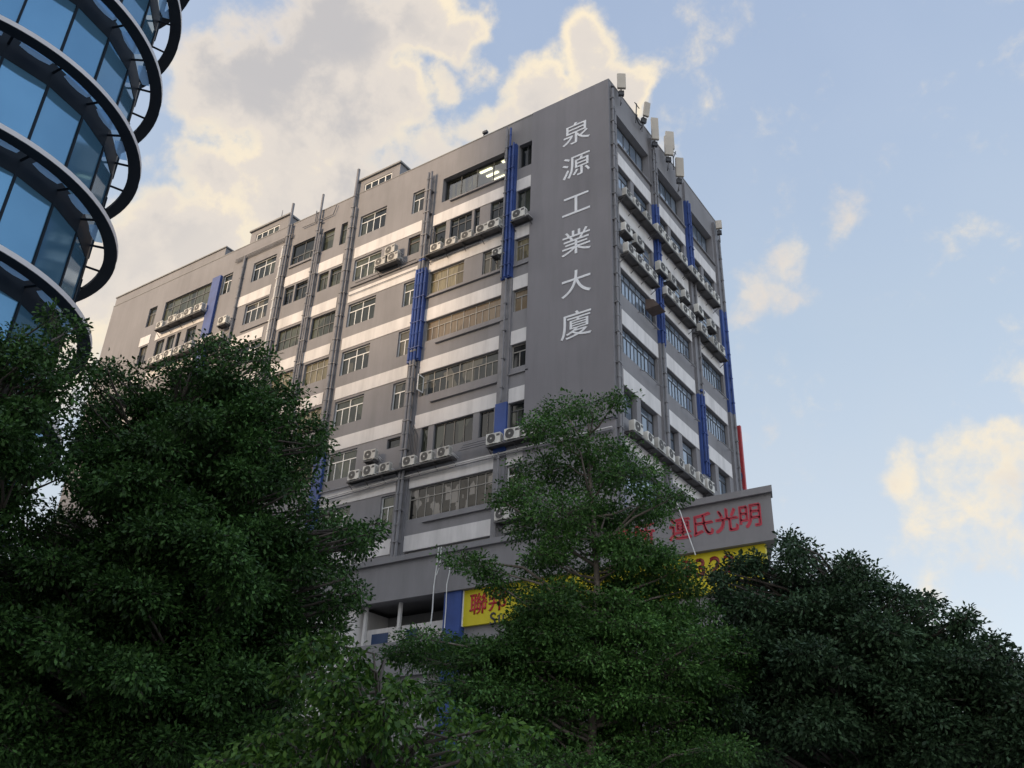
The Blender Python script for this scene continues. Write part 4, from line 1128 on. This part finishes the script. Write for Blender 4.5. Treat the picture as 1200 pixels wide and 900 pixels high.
T2 = [(98, 440), (128, 424), (150, 445), (188, 430), (215, 412), (264, 396), (312, 410), (338, 452), (356, 482), (382, 495), (384, 540), (356, 590), (384, 600), (432, 612), (447, 640), (400, 655), (425, 690), (414, 716), (394, 738), (385, 765), (366, 800), (360, 930), (-80, 930), (-80, 640), (-20, 650), (30, 610), (88, 590), (80, 520)]
make_tree('street_tree', 'large dark leafy tree filling the left, before the blue-striped far bays', ground_xy(210, 13.5), .26, at(215, 470, 13.5), crown_pads(T2, 13.5, 3.4, 30, 27, 11, 1.75, .40) + shoots(T2, 12.9, 12), .068, 'leaf_dark', 'darkbark', 11, .20, 15, group='street trees in front of the grey building')
T1 = [(-90, 395), (-10, 405), (12, 408), (35, 400), (55, 412), (62, 440), (88, 452), (62, 480), (60, 520), (78, 548), (52, 566), (20, 610), (-20, 640), (-90, 660)]
make_tree('street_tree', 'dark tree at the left edge below the round glass tower', ground_xy(-20, 12.0), .22, at(-10, 430, 12.0), crown_pads(T1, 12.0, 2.4, 30, 27, 21, 1.6, .42) + shoots(T1, 11.5, 13) + pads_px([(72, 398, 18, 14), (88, 385, 10, 10), (62, 372, 12, 10), (95, 428, 14, 12), (60, 430, 20, 16), (20, 398, 18, 10)], 12, 1.3, seed=2), .066, 'leaf_dark', 'darkbark', 21, .18, 15, group='street trees in front of the grey building')
T5 = [(828, 676), (858, 648), (886, 650), (906, 652), (916, 632), (932, 626), (948, 640), (962, 650), (1000, 648), (1022, 664), (1055, 682), (1090, 696), (1128, 720), (1155, 736), (1186, 762), (1280, 820), (1280, 930), (770, 930), (800, 800), (832, 750)]
make_tree('street_tree', 'broad bluish dense tree filling the lower right below the podium end', ground_xy(1010, 18.5), .4, at(1000, 690, 18.5), crown_pads(T5, 18.5, 3.6, 27, 24, 31, 1.7, .55) + shoots(T5, 17.6, 14, 8, 9), .088, 'leaf_blue', 'darkbark', 31, .21, 15, group='street trees in front of the grey building')
T4 = [(660, 474, 34, 10, .3), (690, 470, 30, 10), (724, 463, 20, 8), (640, 496, 30, 14), (626, 490, 16, 8), (668, 508, 22, 12), (692, 520, 30, 16), (722, 518, 24, 14),
      (640, 545, 44, 22), (690, 552, 46, 26), (740, 552, 44, 22), (612, 572, 36, 20), (585, 578, 14, 8), (776, 576, 26, 11), (798, 572, 12, 6), (660, 596, 56, 24), (722, 600, 48, 22), (625, 612, 34, 14), (765, 592, 30, 14), (650, 640, 30, 10, 1.2), (730, 632, 24, 9, 1.2),
      (535, 648, 24, 9), (560, 656, 28, 11), (580, 675, 24, 12), (594, 688, 16, 10), (752, 642, 42, 18), (770, 674, 40, 20), (745, 680, 50, 22, .5), (640, 682, 38, 12, 1.0), (640, 708, 34, 14), (665, 722, 48, 20, 1.3), (590, 752, 44, 13), (740, 718, 64, 24, 1.0), (786, 714, 40, 20), (690, 752, 70, 22, 1.5), (620, 762, 66, 22), (560, 766, 46, 12), (500, 742, 34, 9), (760, 762, 70, 24), (825, 742, 24, 14), (800, 795, 60, 22), (845, 828, 28, 9), (720, 800, 60, 22, 1.6), (650, 802, 70, 24), (570, 800, 50, 20), (690, 845, 80, 26, 1.4), (760, 842, 70, 26), (620, 850, 66, 24), (820, 870, 50, 18), (700, 890, 90, 24), (560, 840, 40, 20)]
T4B = [(742, 640, 32, 13, -.4), (712, 640, 28, 11, -.4), (772, 652, 26, 11, -.3), (795, 668, 22, 10, -.3), (806, 692, 22, 9), (824, 716, 20, 9), (846, 748, 34, 12), (862, 790, 26, 9), (852, 768, 26, 9), (640, 712, 42, 17, -1.1), (662, 690, 26, 9, -.9), (612, 732, 28, 12, -1.0), (680, 735, 34, 13, -.9), (645, 745, 50, 18, -1.0), (720, 705, 36, 14, -.8), (730, 735, 44, 16, -.9), (690, 775, 50, 16, -1.0), (640, 650, 24, 8, -.8), (735, 655, 30, 10, -.8), (660, 632, 26, 9, -.7), (632, 737, 34, 16), (600, 765, 50, 16), (660, 742, 44, 18, .9), (715, 738, 50, 20, 1.0), (770, 735, 50, 22), (800, 755, 40, 18), (545, 758, 36, 10), (510, 772, 50, 12), (580, 780, 60, 20), (640, 785, 56, 20), (700, 780, 60, 20, 1.4), (770, 790, 60, 22), (830, 800, 36, 14), (480, 765, 40, 12), (560, 812, 60, 20), (640, 825, 60, 22), (740, 822, 60, 22), (800, 832, 50, 18), (780, 880, 70, 22), (840, 880, 40, 14), (700, 870, 70, 22), (640, 900, 80, 22), (770, 910, 80, 22), (690, 700, 40, 12, 1.4), (640, 662, 36, 10, 1.2), (700, 668, 30, 10, 1.4), (735, 700, 50, 18, .8), (690, 610, 50, 16, .8)]
make_tree('street_tree', 'slender tree with layered branches and a pale trunk, right of centre', ground_xy(693, 15.5), .11, at(690, 490, 15.5), pads_px([(a[0], a[1] + 7, *a[2:]) for a in T4], 15.5, 1.75, .80, 4) + pads_px(T4B, 15.7, 2.6, .72, 5), .067, 'leaf_mid', 'bark', 41, .165, 17, group='street trees in front of the grey building')
T3 = [(342, 800), (356, 772), (380, 757), (402, 760), (425, 785), (450, 806), (480, 815), (520, 835), (560, 850), (600, 864), (640, 882), (650, 940), (200, 940), (230, 880), (300, 850), (330, 840)]
make_tree('young_tree', 'low bright-leaved young tree at the bottom centre, nearest the viewer', ground_xy(450, 8.5), .10, at(440, 800, 8.5), crown_pads(T3, 8.5, 2.2, 22, 27, 51, .62, .85, .5) + pads_px([(392, 755, 12, 12), (366, 764, 14, 12), (414, 770, 10, 10), (440, 794, 12, 10), (470, 806, 14, 8), (505, 822, 14, 8), (540, 838, 14, 10), (585, 852, 16, 10), (626, 868, 12, 10), (340, 795, 14, 14)], 8.5, 1.6, seed=9), .066, 'leaf_light', 'darkbark', 51, .13, 12, droop=.8, flat=.25)
